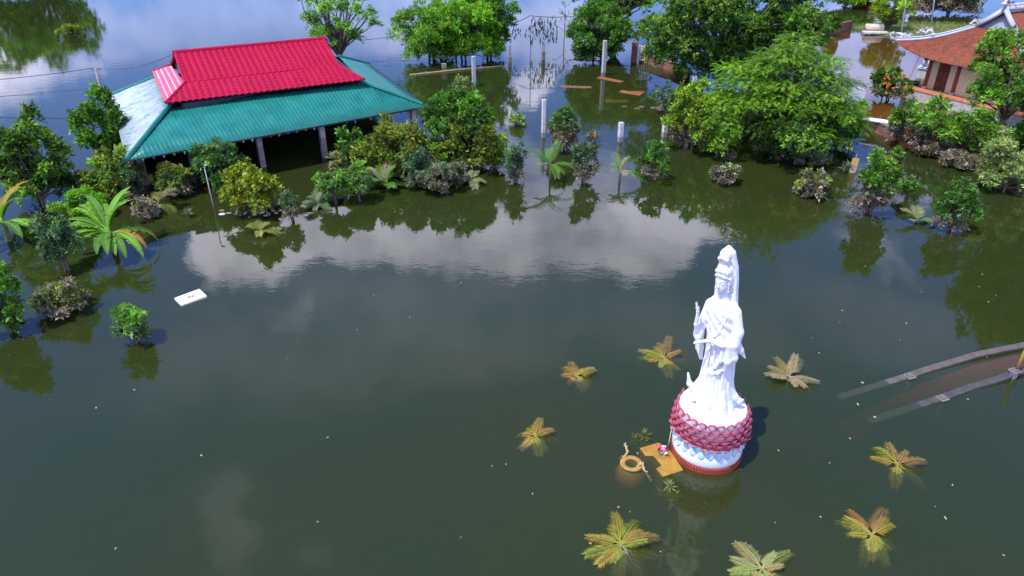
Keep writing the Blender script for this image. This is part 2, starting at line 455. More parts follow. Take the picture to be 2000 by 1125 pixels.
def red_slope(E0, E1, T0, T1): return roof_sheet('red_roof_slope', RED, *sh(E0, E1, T0, T1), tile, .30 / 6, .26 / 9, pav)
red_slope(r1, r2, k1, k2); red_slope(k1, k2, g1, g2)
red_slope(r2, r3, k2, k2b); o = red_slope(r4, r1, k1b, k1)
def paint_glints(o, E0, E1, T0, T1):           # pale glints painted into the colour along the tile steps
    E0, E1, T0, T1 = sh(E0, E1, T0, T1); ex = unit(E1 - E0); up = (T0 + T1) / 2 - (E0 + E1) / 2; up = up - ex * np.dot(up, ex); ey = unit(up)
    me = o.data; n = len(me.vertices); co = np.empty(n * 3, np.float32); me.vertices.foreach_get('co', co); co = co.reshape(-1, 3) - E0
    U = co @ ex; V = co @ ey; w = np.abs(np.sin(math.pi * U / .30)); q = (V / .26 + .10 * w) % 1.0
    rg = np.random.default_rng(2); e = np.clip(np.maximum((q > .80) * 1.0, (w < .30) * .9) * (.45 + .75 * rg.random(n)), 0, 1)
    at = me.attributes.new('edge', 'FLOAT', 'POINT'); at.data.foreach_set('value', e.astype(np.float32)); me.materials[0] = RED_GLINT
paint_glints(o, r4, r1, k1b, k1); o['label'] = 'end slope of crimson tiles with white glints painted on their edges'
red_slope(r3, r4, k2b, k1b); red_slope(k2b, k1b, g2, g1)
for a, d in ((T1_, A_), (T2_, B_), (T3_, C_), (T4_, D_)):
    b = MB(); b.tube([a - pp + (0, 0, .03), (a + d) / 2 - pp + (0, 0, .03), d - pp + (0, 0, .03)], .10, 6)
    b.build('hip_cap', TEAL, pav)
b = MB()
for a, d in ((k1, r1), (k2, r2), (k1b, r4), (k2b, r3), (g1, k1), (g2, k2), (g1, k1b), (g2, k2b)):
    b.tube([a - pp + (0, 0, .05), (a + d) / 2 - pp + (0, 0, .045), d - pp + (0, 0, .05)], .075, 6)
e = unit(g2 - g1)
b.tube([g1 - pp - e * .12 + (0, 0, .05), g2 - pp + e * .12 + (0, 0, .05)], .10, 8)
b.build('ridge_cap', RED, pav)
b = MB()
for g, ka, kb in ((g1, k1, k1b), (g2, k2, k2b)):
    d = unit(mid - g) * .15
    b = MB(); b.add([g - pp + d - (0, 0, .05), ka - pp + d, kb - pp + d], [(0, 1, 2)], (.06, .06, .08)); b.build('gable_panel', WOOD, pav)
# the wall band between the two roofs, ceiling beams, columns
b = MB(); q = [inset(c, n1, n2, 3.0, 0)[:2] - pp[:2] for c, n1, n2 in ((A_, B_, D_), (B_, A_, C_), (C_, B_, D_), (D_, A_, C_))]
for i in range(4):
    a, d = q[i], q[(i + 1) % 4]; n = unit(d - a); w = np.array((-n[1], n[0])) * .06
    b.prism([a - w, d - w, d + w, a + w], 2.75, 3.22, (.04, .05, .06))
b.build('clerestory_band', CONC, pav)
b = MB(); ring = [inset(c, n1, n2, .62, 0)[:2] - pp[:2] for c, n1, n2 in ((A_, B_, D_), (B_, A_, C_), (C_, B_, D_), (D_, A_, C_))]
for i in range(4):
    a, d = ring[i], ring[(i + 1) % 4]; n = unit(d - a); w = np.array((-n[1], n[0])) * .08
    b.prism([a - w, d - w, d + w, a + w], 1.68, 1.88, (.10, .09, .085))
for q_ in range(7):
    f_ = (q_ + .5) / 7; a = ring[0] * (1 - f_) + ring[1] * f_; d = ring[3] * (1 - f_) + ring[2] * f_; n = unit(d - a); w = np.array((-n[1], n[0])) * .05
    b.prism([a - w, d - w, d + w, a + w], 1.9, 2.02, (.08, .07, .06))
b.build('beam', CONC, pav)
colpts = [P(286, 360)[:2], P(380, 333)[:2], P(514, 326)[:2], P(635, 308)[:2]]
colpts = colpts + [ring[1] + pp[:2] + (-.1, .2), ring[2] + pp[:2], ring[3] + pp[:2], (ring[2] + ring[3]) / 2 + pp[:2], (ring[1] + ring[2]) / 2 + pp[:2], (ring[0] + ring[3]) / 2 + pp[:2]]
cb = MB(); cb.box((0, 0, .6), (.25, .25, 2.8), (.30, .25, .24)); cb.box((0, 0, 1.45), (.254, .254, .75), (.46, .42, .42)); cb.box((0, 0, 1.93), (.30, .30, .10), (.35, .32, .30))
rot = math.atan2((B_ - A_)[1], (B_ - A_)[0])
c0 = cb.build('column', CONC, pav)
for i, cp in enumerate(colpts):
    o = c0 if i == 0 else c0.copy()
    if i: COL.objects.link(o); o.parent = pav
    o.location = (float(cp[0] - pp[0]), float(cp[1] - pp[1]), 0); o.rotation_euler = (0, 0, rot)
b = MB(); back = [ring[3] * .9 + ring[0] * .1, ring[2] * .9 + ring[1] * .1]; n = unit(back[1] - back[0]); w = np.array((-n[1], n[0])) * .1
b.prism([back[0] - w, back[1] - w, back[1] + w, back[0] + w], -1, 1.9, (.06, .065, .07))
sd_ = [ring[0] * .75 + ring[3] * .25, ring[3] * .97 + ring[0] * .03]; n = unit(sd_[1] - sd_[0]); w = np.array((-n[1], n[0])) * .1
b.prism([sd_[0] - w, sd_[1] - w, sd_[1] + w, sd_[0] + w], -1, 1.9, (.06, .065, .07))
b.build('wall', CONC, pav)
# coloured pennants strung below the front eave
pen = empty('pennant_string', (A_ + B_) / 2 + (0, 0, -.12), 'string of small coloured pennants hanging under the teal eave', 'pennants')
po = (A_ + B_) / 2 + np.array((0, 0, -.12)); rng = np.random.default_rng(4)
PC = [(.6, .02, .08), (.7, .5, .05), (.05, .2, .5), (.6, .2, .4), (.7, .25, .03), (.6, .6, .62), (.05, .35, .15)]
inn = unit((D_ - A_)[:2]) * .22
S0 = A_ + np.array((inn[0], inn[1], -.10)); S1 = B_ + np.array((inn[0], inn[1], -.10))
b = MB(); b.tube([S0 - po, (S0 + S1) / 2 - po - (0, 0, .03), S1 - po], .006, 4, (.3, .3, .3)); b.build('cord', PAINT, pen)
for i in range(34):
    f_ = (i + .5) / 34
    if rng.random() < .35: continue
    p0 = S0 * (1 - f_) + S1 * f_ - po; e = unit(S1 - S0); s_ = .05 + rng.random() * .03; dn = .10 + rng.random() * .07; sw = (rng.random(2) - .5) * .06
    b = MB(); q1, q2, q3 = p0 - e * s_, p0 + e * s_, p0 + np.array((sw[0], sw[1], -dn)); th_ = np.array((-e[1], e[0], 0)) * .003
    b.add([q1 - th_, q2 - th_, q3 - th_, q1 + th_, q2 + th_, q3 + th_], [(0, 1, 2), (5, 4, 3), (0, 3, 4, 1), (1, 4, 5, 2), (2, 5, 3, 0)], PC[i % 7])
    b.build('pennant', PAINT, pen)
# solar panel on the teal slope
sp = P(590, 177, 3.02); ex = unit(B_ - A_); up = unit((T1_ + T2_) / 2 - (A_ + B_) / 2); nn = unit(np.cross(ex, up))
M3 = Matrix((ex, up, nn)).transposed()
sol = empty('solar_panel', sp, 'small white framed solar panel propped at the edge below the crimson roof', 'solar panel')
M4 = M3 @ Matrix.Rotation(R(18), 3, 'X')
b = MB(); b.box((0, 0, .07), (.34, .62, .03), (.75, .75, .75), M4); b.build('frame', PAINT, sol, bevel=.004)
b = MB()
for i in range(3):
    for j in range(5):
        off = M4 @ Vector(((i - 1) * .092, (j - 2) * .108, .089)); b.box(tuple(off), (.084, .10, .004), (.012, .02, .07), M4)
b.build('cells', PAINT, sol)
b = MB()
for s_ in (-.12, .12): b = MB(); o_ = M4 @ Vector((s_, .22, 0)); b.tube([tuple(o_), tuple(M3 @ Vector((s_, .20, -.16)))], .012, 6, (.4, .4, .4)); b.build('bracket', PAINT, sol)
# ------------------------------------------------------------------ the white statue on its lotus pedestal
SB = P(1378, 880)
t_ = NT('white_paint'); nz_ = t_.noise(3, 6, .65)
gq = t_.noise(7, 7, .7, None, (1, 1, .25))
t_.bsdf(t_.mix(t_.ramp(gq, .58, .76, 0, .35), t_.mix(t_.ramp(nz_, .55, .8, 0, .4), (.73, .72, .71), (.60, .59, .58)), (.44, .43, .40)), .55, .3, bump=t_.noise(30, 3), bstr=.12); WHITE = t_.m
STAT = empty('statue', SB, 'tall white robed standing statue on a pink lotus pedestal in the flood', 'statue')
STAT.scale = (.92, .92, .93)
class SDF:
    def __init__(self, lo, hi, h):
        self.h = h; self.lo = np.array(lo, float); self.ax = [np.arange(lo[i], hi[i] + h, h) for i in range(3)]
        self.F = np.full([len(a) for a in self.ax], 1.0, np.float32)
    def blk(self, lo, hi):
        sl = tuple(slice(max(0, int((lo[i] - self.lo[i]) / self.h)), max(0, int((hi[i] - self.lo[i]) / self.h) + 2)) for i in range(3))
        X, Y, Z = np.meshgrid(*[self.ax[i][sl[i]] for i in range(3)], indexing='ij')
        return sl, X, Y, Z
    def put(self, lo, hi, fn, k=.03, sub=False):
        m = .12 + k
        sl, X, Y, Z = self.blk(np.array(lo) - m, np.array(hi) + m)
        if X.size == 0: return
        d = fn(X, Y, Z); a = self.F[sl]
        if sub:
            d = -d; hh = np.clip(.5 - .5 * (d - a) / -k if False else .5 + .5 * (d - a) / k, 0, 1)
            self.F[sl] = a + (d - a) * hh + k * hh * (1 - hh)
        else:
            hh = np.clip(.5 + .5 * (a - d) / k, 0, 1)
            self.F[sl] = a * (1 - hh) + d * hh - k * hh * (1 - hh)
    def ell(self, c, r, k=.03, sub=False, rot=None):
        c = np.array(c); r = np.array(r); m = r.max()
        Rm = None if rot is None else np.array(Matrix.Rotation(rot[1], 3, rot[0]))
        def fn(X, Y, Z):
            p = [X - c[0], Y - c[1], Z - c[2]]
            if Rm is not None: p = [Rm[0, i] * p[0] + Rm[1, i] * p[1] + Rm[2, i] * p[2] for i in range(3)]
            k0 = np.sqrt((p[0] / r[0]) ** 2 + (p[1] / r[1]) ** 2 + (p[2] / r[2]) ** 2)
            k1 = np.sqrt((p[0] / r[0] ** 2) ** 2 + (p[1] / r[1] ** 2) ** 2 + (p[2] / r[2] ** 2) ** 2) + 1e-6
            return k0 * (k0 - 1) / k1
        rr = r if rot is None else np.full(3, m)
        self.put(c - rr, c + rr, fn, k, sub)
    def cap(self, pts, rad, k=.03, sub=False):
        pts = [np.array(p, float) for p in pts]
        for i in range(len(pts) - 1):
            a, d, ra, rb = pts[i], pts[i + 1], rad[i], rad[i + 1]; ab = d - a; L2 = ab @ ab
            def fn(X, Y, Z):
                t = np.clip(((X - a[0]) * ab[0] + (Y - a[1]) * ab[1] + (Z - a[2]) * ab[2]) / L2, 0, 1)
                return np.sqrt((X - a[0] - t * ab[0]) ** 2 + (Y - a[1] - t * ab[1]) ** 2 + (Z - a[2] - t * ab[2]) ** 2) - (ra + (rb - ra) * t)
            m = max(ra, rb); self.put(np.minimum(a, d) - m, np.maximum(a, d) + m, fn, k, sub)
    def mesh(self):
        F = self.F; h = self.h
        ins = F < 0; nx, ny, nz = F.shape
        corners = [(i, j, k) for i in (0, 1) for j in (0, 1) for k in (0, 1)]
        sub = lambda A, c: A[c[0]:nx - 1 + c[0], c[1]:ny - 1 + c[1], c[2]:nz - 1 + c[2]]
        cnt = sum(sub(ins, c).astype(np.int8) for c in corners)
        act = (cnt > 0) & (cnt < 8); idx = np.full(act.shape, -1, np.int64); ijk = np.argwhere(act); idx[act] = np.arange(len(ijk))
        acc = np.zeros((len(ijk), 3)); num = np.zeros(len(ijk))
        for a_ in corners:
            for ax in range(3):
                if a_[ax]: continue
                b_ = list(a_); b_[ax] = 1
                fa = F[ijk[:, 0] + a_[0], ijk[:, 1] + a_[1], ijk[:, 2] + a_[2]]; fb = F[ijk[:, 0] + b_[0], ijk[:, 1] + b_[1], ijk[:, 2] + b_[2]]
                cr = (fa < 0) != (fb < 0); t = np.where(cr, fa / np.where(cr, fa - fb, 1), 0)
                p = np.array(a_, float)[None, :].repeat(len(ijk), 0); p[:, ax] = t
                acc[cr] += p[cr]; num[cr] += 1
        V = self.lo + (ijk + acc / num[:, None]) * h
        faces = []
        for ax in range(3):
            o1, o2 = [(1, 2), (2, 0), (0, 1)][ax]
            A = np.take(ins, range(0, ins.shape[ax] - 1), ax); B = np.take(ins, range(1, ins.shape[ax]), ax)
            for flip, sel in ((False, A & ~B), (True, ~A & B)):
                e = np.argwhere(sel); ok = (e[:, o1] > 0) & (e[:, o2] > 0) & (e[:, o1] < F.shape[o1] - 1) & (e[:, o2] < F.shape[o2] - 1); e = e[ok]
                q = []
                for d1, d2 in ((-1, -1), (0, -1), (0, 0), (-1, 0)):
                    g = e.copy(); g[:, o1] += d1; g[:, o2] += d2; q.append(idx[g[:, 0], g[:, 1], g[:, 2]])
                q = np.stack(q, 1); faces.append(q[:, ::-1] if flip else q)
        return V, np.concatenate(faces)
def sdf_obj(s, name, mat, parent, loc, rz):
    V, Fc = s.mesh()
    me = bpy.data.meshes.new(name)
    me.vertices.add(len(V)); me.vertices.foreach_set('co', V.astype(np.float32).ravel())
    me.loops.add(len(Fc) * 4); me.loops.foreach_set('vertex_index', Fc.astype(np.int32).ravel())
    me.polygons.add(len(Fc)); me.polygons.foreach_set('loop_start', np.arange(0, len(Fc) * 4, 4, dtype=np.int32))
    me.polygons.foreach_set('use_smooth', [True] * len(Fc)); me.materials.append(mat)
    me.update(calc_edges=True); me.validate()
    o = bpy.data.objects.new(name, me); COL.objects.link(o); o.parent = parent
    o.location = loc; o.rotation_euler = (R(2.2), R(-2.2), rz); o.scale = (.91, .91, 1.10)
    return o

DISC = 1.55
S = SDF((-.85, -.85, -.04), (.85, .75, 4.15), .0125)
def prof(z, tab):
    zs = [q[0] for q in tab]; return [np.interp(z, zs, [q[i] for q in tab]) for i in range(1, len(tab[0]))]
# robe: z, centre x, centre y, half width, half depth
ROBE = [(0.0, .02, .02, .56, .51), (.12, .02, .02, .54, .49), (.3, .0, .0, .50, .45), (.6, -.01, -.01, .46, .41), (1.0, -.01, -.01, .41, .36), (1.35, 0, -.01, .37, .31),
        (1.7, 0, -.03, .36, .29), (2.0, 0, -.04, .37, .27), (2.3, 0, -.04, .40, .26), (2.5, 0, -.04, .43, .25), (2.64, 0, -.05, .40, .22), (2.74, 0, -.06, .30, .18), (2.84, 0, -.08, .17, .14), (3.0, 0, -.11, .11, .115), (3.2, 0, -.13, .11, .12)]
def robe(X, Y, Z):
    cx, cy, rx, ry = prof(Z, ROBE)
    th = np.arctan2(X - cx, -(Y - cy))                     # 0 = front
    low = np.clip((2.35 - Z) / 1.2, 0, 1)
    fold = .014 * np.sin(11 * th + 2.2 * np.sin(1.9 * Z) + .8) * low + .006 * np.sin(23 * th - 2.6 * Z + 1.5 * np.sin(3.1 * Z)) * low
    fr = np.clip(np.cos(th), 0, 1) ** 1.5
    swag = .022 * np.sin(20 * (Z - .30 * np.cos(th * 1.2)) + 1.0) * fr * np.exp(-((Z - 1.55) / .55) ** 2)
    swag2 = .013 * np.sin(26 * (Z + .22 * th)) * np.exp(-((Z - 2.25) / .30) ** 2)
    hem = .03 * np.sin(9 * th + .6) * np.clip((.34 - Z) / .34, 0, 1)
    q = np.sqrt(((X - cx) / rx) ** 2 + ((Y - cy) / ry) ** 2)
    ridge = lambda w: 1 - 2 * np.abs(np.sin(w)) ** .7
    fold = fold + .013 * ridge(5.5 * th + 1.4 * np.sin(1.6 * Z) + .5) * low
    swag = swag + .016 * ridge(9 * (Z - .34 * np.cos(th * 1.1))) * fr * np.exp(-((Z - 1.45) / .6) ** 2)
    d = (q - 1) * np.minimum(rx, ry) * .92 - fold - swag - swag2 - hem
    return np.maximum(d, Z - 3.2)
S.put((-.6, -.6, 0), (.6, .6, 3.2), robe, .02)
# outer mantle down the back and both sides, open in front, with long folds
def mantle(X, Y, Z):
    tab = [(.25, .0, .10, .47, .36), (.8, .0, .08, .43, .33), (1.4, 0, .05, .43, .31), (2.0, 0, .02, .45, .29), (2.45, 0, 0, .47, .27), (2.65, 0, 0, .42, .24), (2.8, 0, .02, .30, .22), (3.0, 0, .05, .26, .2)]
    cx, cy, rx, ry = prof(Z, tab); th = np.arctan2(X - cx, Y - cy)
    q = np.sqrt(((X - cx) / rx) ** 2 + ((Y - cy) / ry) ** 2)
    d = (q - 1) * np.minimum(rx, ry) * .92 - .022 * np.sin(13 * th + 1.6 * np.sin(1.7 * Z)) * np.clip((2.5 - Z), 0, 1)
    edge = .10 - Y + .06 * np.sin(5 * Z) - .18 * np.clip((Z - 2.0) / .6, 0, 1)
    return np.maximum(np.maximum(d, edge * .8), np.maximum(.22 + .1 * np.sin(4 * th) - Z, Z - 2.95))
S.put((-.6, -.3, .1), (.6, .6, 3.0), mantle, .025)
# her right arm (towards the left of the picture): raised forearm and hand
S.cap([(-.36, -.06, 2.56), (-.50, -.14, 2.05), (-.52, -.26, 1.82)], [.13, .125, .12], .05)
S.cap([(-.52, -.28, 1.80), (-.50, -.42, 2.15), (-.46, -.46, 2.42)], [.085, .062, .046], .03)
S.cap([(-.52, -.22, 1.86), (-.50, -.16, 1.45), (-.47, -.10, 1.15)], [.13, .10, .05], .06)      # hanging sleeve
S.cap([(-.47, -.33, 1.78), (-.40, -.36, 1.42)], [.07, .03], .05)
S.ell((-.455, -.475, 2.50), (.05, .03, .075), .02)
for (dx, dy, L, bend) in ((-.045, .005, .17, .02), (-.018, -.01, .19, .015), (.010, -.015, .10, .07), (.034, -.01, .13, .03)):
    p0 = np.array((-.455 + dx, -.48 + dy, 2.56)); p1 = p0 + (dx * .25, -bend * .6, L * .55); p2 = p0 + (dx * .35, -bend * 1.6, L * (1 - bend * 4))
    S.cap([p0, p1, p2], [.017, .015, .012], .008)
S.cap([(-.42, -.49, 2.48), (-.405, -.53, 2.54), (-.425, -.545, 2.60)], [.019, .016, .012], .008)
# her left arm: bent at the waist, sleeve falling in two tongues, holding a bottle that points down and forward
S.cap([(.38, -.02, 2.55), (.50, -.03, 2.12), (.49, -.12, 1.86)], [.14, .14, .13], .05)
S.cap([(.48, -.14, 1.84), (.28, -.36, 1.86), (.12, -.43, 1.88)], [.105, .075, .05], .04)
S.ell((.05, -.44, 1.89), (.07, .05, .045), .02)
for i in range(4):
    S.cap([(.04 - .018 * i, -.46, 1.91 - .022 * i), (-.02 - .012 * i, -.49, 1.90 - .024 * i), (-.03 - .01 * i, -.47, 1.86 - .02 * i)], [.015, .014, .012], .008)
S.cap([(.10, -.40, 1.93), (-.12, -.50, 1.88), (-.24, -.58, 1.85), (-.34, -.65, 1.82)], [.034, .045, .036, .026], .012)
S.cap([(-.33, -.645, 1.822), (-.355, -.66, 1.815)], [.038, .038], .008)
def drape(p0, p1, p2, w0, w1, th0):                       # a hanging tongue of cloth
    S.cap([p0, p1, p2], [w0, (w0 + w1) / 2, w1], .05)
S.cap([(.50, -.06, 1.86), (.58, .06, 1.66), (.68, .16, 1.46)], [.12, .08, .022], .05)
S.cap([(.46, -.18, 1.84), (.52, -.12, 1.52), (.50, -.10, 1.30)], [.10, .095, .035], .05)
S.cap([(.38, -.26, 1.82), (.42, -.26, 1.45), (.36, -.24, 1.18)], [.08, .095, .05], .05)
S.cap([(.28, -.32, 1.78), (.26, -.34, 1.45), (.14, -.36, 1.22)], [.05, .06, .05], .04)
S.cap([(.30, -.16, 1.25), (.22, -.34, 1.10), (.05, -.36, 1.02), (-.12, -.33, 1.10)], [.06, .05, .04, .03], .04)
# ribbons and the sash end curling up at the left, the flared hem at the right
S.cap([(-.06, -.34, 1.75), (-.10, -.38, 1.2), (-.05, -.38, .75), (-.10, -.40, .40)], [.02, .022, .024, .012], .025)
S.cap([(.06, -.34, 1.70), (.08, -.36, 1.2), (.12, -.38, .7), (.09, -.41, .30)], [.018, .02, .022, .012], .025)
S.cap([(-.36, -.20, .62), (-.50, -.30, .36), (-.60, -.36, .50), (-.64, -.40, .78)], [.09, .085, .07, .03], .05)
S.cap([(-.30, -.28, .30), (-.46, -.36, .14), (-.52, -.40, .06)], [.10, .09, .05], .05)
S.cap([(.34, .12, .60), (.48, .20, .32), (.60, .28, .20), (.68, .34, .24)], [.12, .10, .07, .028], .06)
S.cap([(.30, -.18, .50), (.40, -.22, .22), (.48, -.22, .10)], [.12, .10, .05], .05)
S.cap([(.05, -.34, .45), (.10, -.44, .20), (.12, -.50, .12)], [.10, .08, .03], .05)
S.ell((-.10, -.50, .03), (.07, .14, .055), .03); S.ell((.16, -.50, .03), (.07, .14, .055), .03)
# necklace and chest ornaments
for i in range(9):
    a = (i - 4) / 4; S.ell((.19 * a, -.245 - .02 * (1 - a * a), 2.48 - .13 * (1 - a * a)), (.019,) * 3, .008)
for q in ((0, -.30, 2.30), (0, -.30, 2.25), (-.06, -.29, 2.31), (.06, -.29, 2.31), (0, -.30, 2.20)): S.ell(q, (.022,) * 3, .008)
S.cap([(-.28, -.22, 2.55), (-.08, -.30, 2.05), (-.02, -.33, 1.95)], [.018, .022, .02], .02); S.cap([(.28, -.22, 2.55), (.10, -.30, 2.08), (.02, -.33, 1.97)], [.018, .022, .02], .02)
# head
hy = -.17
S.ell((0, hy, 3.27), (.168, .175, .235), .03)
S.ell((0, hy - .035, 3.14), (.125, .13, .125), .05)
S.ell((0, hy - .10, 3.065), (.05, .05, .04), .04)
S.ell((0, hy + .18, 3.38), (.245, .22, .34), .05)
S.ell((0, hy + .05, 3.50), (.205, .20, .20), .03)
S.cap([(-.19, hy - .01, 3.36), (-.13, hy - .135, 3.42), (0, hy - .185, 3.46), (.13, hy - .135, 3.42), (.19, hy - .01, 3.36)], [.022, .024, .03, .024, .022], .012)
for i in range(7):
    a = (i - 3) / 3; S.ell((.155 * a, hy - .165 + .07 * a * a, 3.545 - .04 * a * a), (.032, .022, .05), .012)
S.ell((0, hy - .175, 3.56), (.045, .03, .065), .012)
for i in range(9):
    a = (i - 4) / 4; S.cap([(.12 * a, hy - .12 + .05 * a * a, 3.58), (.08 * a, hy - .02, 3.70)], [.03, .02], .012)
# topknot with the veil laid over it
S.ell((0, hy + .02, 3.78), (.125, .135, .16), .02)
S.cap([(-.13, hy - .01, 3.70), (-.11, hy - .09, 3.80), (0, hy - .13, 3.84), (.11, hy - .09, 3.80), (.13, hy - .01, 3.70)], [.03, .036, .04, .036, .03], .02)
S.ell((0, hy + .04, 3.86), (.155, .165, .155), .03)
S.ell((0, hy - .145, 3.70), (.07, .06, .035), .01, True)
def veil(X, Y, Z):
    tab = [(2.5, .10, .36, .14), (2.75, .08, .33, .18), (3.0, .05, .31, .22), (3.3, .04, .29, .26), (3.55, .03, .255, .25), (3.75, .0, .20, .21), (3.9, -.02, .165, .18), (4.02, -.05, .06, .07), (4.06, -.05, .01, .01)]
    cy, rx, ry = prof(Z, tab)
    th = np.arctan2(X, Y - cy); q = np.sqrt((X / rx) ** 2 + ((Y - cy) / ry) ** 2)
    d = (q - 1) * np.minimum(rx, ry) * .9 - .004 * np.sin(11 * th) * np.clip((3.5 - Z) / .5, 0, 1)
    cut = (cy - .06 - Y) + np.clip((Z - 3.55) / .3, 0, 1) * -.12
    return np.maximum(np.maximum(d, cut), np.maximum(2.58 + .05 * np.cos(6 * th) - Z, Z - 4.05))
S.put((-.4, -.3, 2.5), (.4, .4, 4.06), veil, .02)
# ears with long lobes, earrings
for s in (-1, 1):
    S.ell((s * .178, hy + .01, 3.25), (.028, .045, .075), .015); S.ell((s * .178, hy, 3.15), (.02, .026, .06), .012); S.ell((s * .18, hy - .005, 3.07), (.027,) * 3, .008)
    S.ell((s * .195, hy - .01, 3.36), (.035, .04, .04), .012)
    # eyes: hollow, lid, brow
    S.ell((s * .068, hy - .172, 3.275), (.048, .03, .026), .02, True)
    S.ell((s * .066, hy - .148, 3.268), (.042, .025, .024), .006)
    S.cap([(s * .022, hy - .182, 3.30), (s * .07, hy - .170, 3.325), (s * .125, hy - .125, 3.31)], [.010, .011, .007], .012)
S.cap([(0, hy - .178, 3.31), (0, hy - .205, 3.22), (0, hy - .212, 3.195)], [.015, .020, .023], .015)
for s in (-1, 1): S.ell((s * .022, hy - .19, 3.19), (.016, .015, .013), .01)
S.cap([(-.038, hy - .148, 3.135), (0, hy - .166, 3.142), (.038, hy - .148, 3.135)], [.008, .013, .008], .008)
S.cap([(-.028, hy - .145, 3.115), (0, hy - .160, 3.112), (.028, hy - .145, 3.115)], [.008, .013, .008], .008)
S.ell((0, hy - .185, 3.385), (.012,) * 3, .004)
sdf_obj(S, 'figure', WHITE, STAT, (0, 0, DISC), R(-46))

# pedestal: red plinth ring, white drum, blue painted petals, rows of pink lotus petals, white top
REDP = attr_mat('red_paint', .55, .35, .3, 5, .2)
b = MB(); b.lathe([(.90, -2.2), (.90, -.05), (.915, .0), (.915, .13), (.875, .17)], 64, col=(.30, .045, .028)); b.build('plinth', REDP, STAT, smooth=False)
b = MB()
for i in range(70):
    a = 2 * math.pi * i / 70; b.ball((.905 * math.cos(a), .905 * math.sin(a), .155), (.022, .022, .05), (.33, .05, .03), 6, 4)
b.build('beaded_rim', REDP, STAT, smooth=True)
b = MB(); b.lathe([(.86, .10), (.895, .22), (.905, .34), (.89, .48), (.85, .60), (.80, .70), (.78, .80)], 64); b.build('drum', WHITE, STAT, smooth=True)
b = MB(); b.lathe([(.78, .66), (.83, .85), (.86, 1.1), (.855, 1.35), (.85, 1.50), (.82, DISC), (.30, DISC + .015), (.02, DISC + .02)], 64); b.build('dais', WHITE, STAT, smooth=True)
t_ = NT('blue_petal_paint'); tcn = t_.n('ShaderNodeTexCoord'); wv = t_.n('ShaderNodeTexWave', wave_type='RINGS', rings_direction='SPHERICAL'); wv.inputs['Scale'].default_value = 7; wv.inputs['Distortion'].default_value = 2.5; wv.inputs['Detail'].default_value = 2
t_.l(tcn.outputs['Object'], wv.inputs[0]); t_.bsdf(t_.mix(wv.outputs[1], (.26, .47, .60), (.58, .68, .72)), .5, .35); BLUEP = t_.m
PINK = attr_mat('pink_petal_paint', .42, .45, .12, 8, .05)
def petal(name, mat, w, h, bulge, cols, seg=12, down=False):
    """a spoon shaped petal: stands in the xz plane facing +y, its foot at the origin"""
    b = MB(); V = []; cl = []
    nr = 6
    for j in range(nr + 1):
        r_ = j / nr
        for k in range(seg):
            a = 2 * math.pi * k / seg; x = math.cos(a) * r_; z = math.sin(a) * r_
            tip = 1 + .12 * max(0, z) ** 2
            V.append((x * w / 2 * (1 - .18 * max(0, z)), bulge * (1 - r_ ** 2.2) + .10 * bulge * z, (z * tip * .5 + .5) * h * (-1 if down else 1)))
    F = []; fc = []
    for j in range(nr):
        for k in range(seg):
            q = (j * seg + k, j * seg + (k + 1) % seg, (j + 1) * seg + (k + 1) % seg, (j + 1) * seg + k)
            F.append(q if down else q[::-1]); fc.append(np.array(cols[0]) * (1 - (j / (nr - 1)) ** 1.3) + np.array(cols[1]) * (j / (nr - 1)) ** 1.3)
    V2 = [(x, y - .03, z) for x, y, z in V[nr * seg:]]
    n0 = len(V); V += V2
    for k in range(seg):
        q = (nr * seg + k, nr * seg + (k + 1) % seg, n0 + (k + 1) % seg, n0 + k); F.append(q if down else q[::-1]); fc.append(np.array(cols[1]))
    b.add(V, F, np.array(fc))
    return b.build(name, mat, STAT, smooth=True)
def ringof(o, n, r, z, tilt, off=0.0, n_first=True):
    """copies of petal o around the pedestal; tilt leans the tip outwards"""
    for i in range(n):
        c = o if (i == 0 and n_first) else o.copy()
        if c is not o: COL.objects.link(c); c.parent = STAT
        a = 2 * math.pi * (i + off) / n
        j_ = random.Random(i * 31 + int(z * 100)); tilt_ = tilt + R(j_.uniform(-5, 5)); q_ = j_.uniform(.93, 1.05)
        M = Matrix.Translation((r * math.cos(a), r * math.sin(a), z)) @ Matrix.Rotation(a - math.pi / 2, 4, 'Z') @ Matrix.Rotation(-tilt_, 4, 'X') @ Matrix.Rotation(R(j_.uniform(-5, 5)), 4, 'Y') @ Matrix.Scale(q_, 4)
        c.matrix_basis = M
DP, LP, CP = (.44, .07, .11), (.78, .40, .43), (.86, .66, .66)
pt = petal('lotus_petal', PINK, .225, .22, .055, (CP, DP)); ringof(pt, 24, .835, 1.345, R(14))
p2_ = petal('lower_lotus_petal', PINK, .225, .19, .06, (LP, DP))
ringof(p2_, 24, .85, 1.225, R(36), .5)
ringof(p2_, 24, .865, 1.105, R(44), 0, False)
ringof(p2_, 24, .865, .985, R(50), .5, False); ringof(p2_, 24, .855, .885, R(56), 0, False)
p3_ = petal('outer_petal', PINK, .28, .22, .05, ((.68, .24, .27), (.64, .19, .22))); ringof(p3_, 22, .825, .79, R(74), .25)
bp_ = petal('painted_petal', BLUEP, .19, .22, .016, ((.2, .5, .6), (.2, .5, .6)), down=True); ringof(bp_, 24, .865, .665, R(-14), .3)
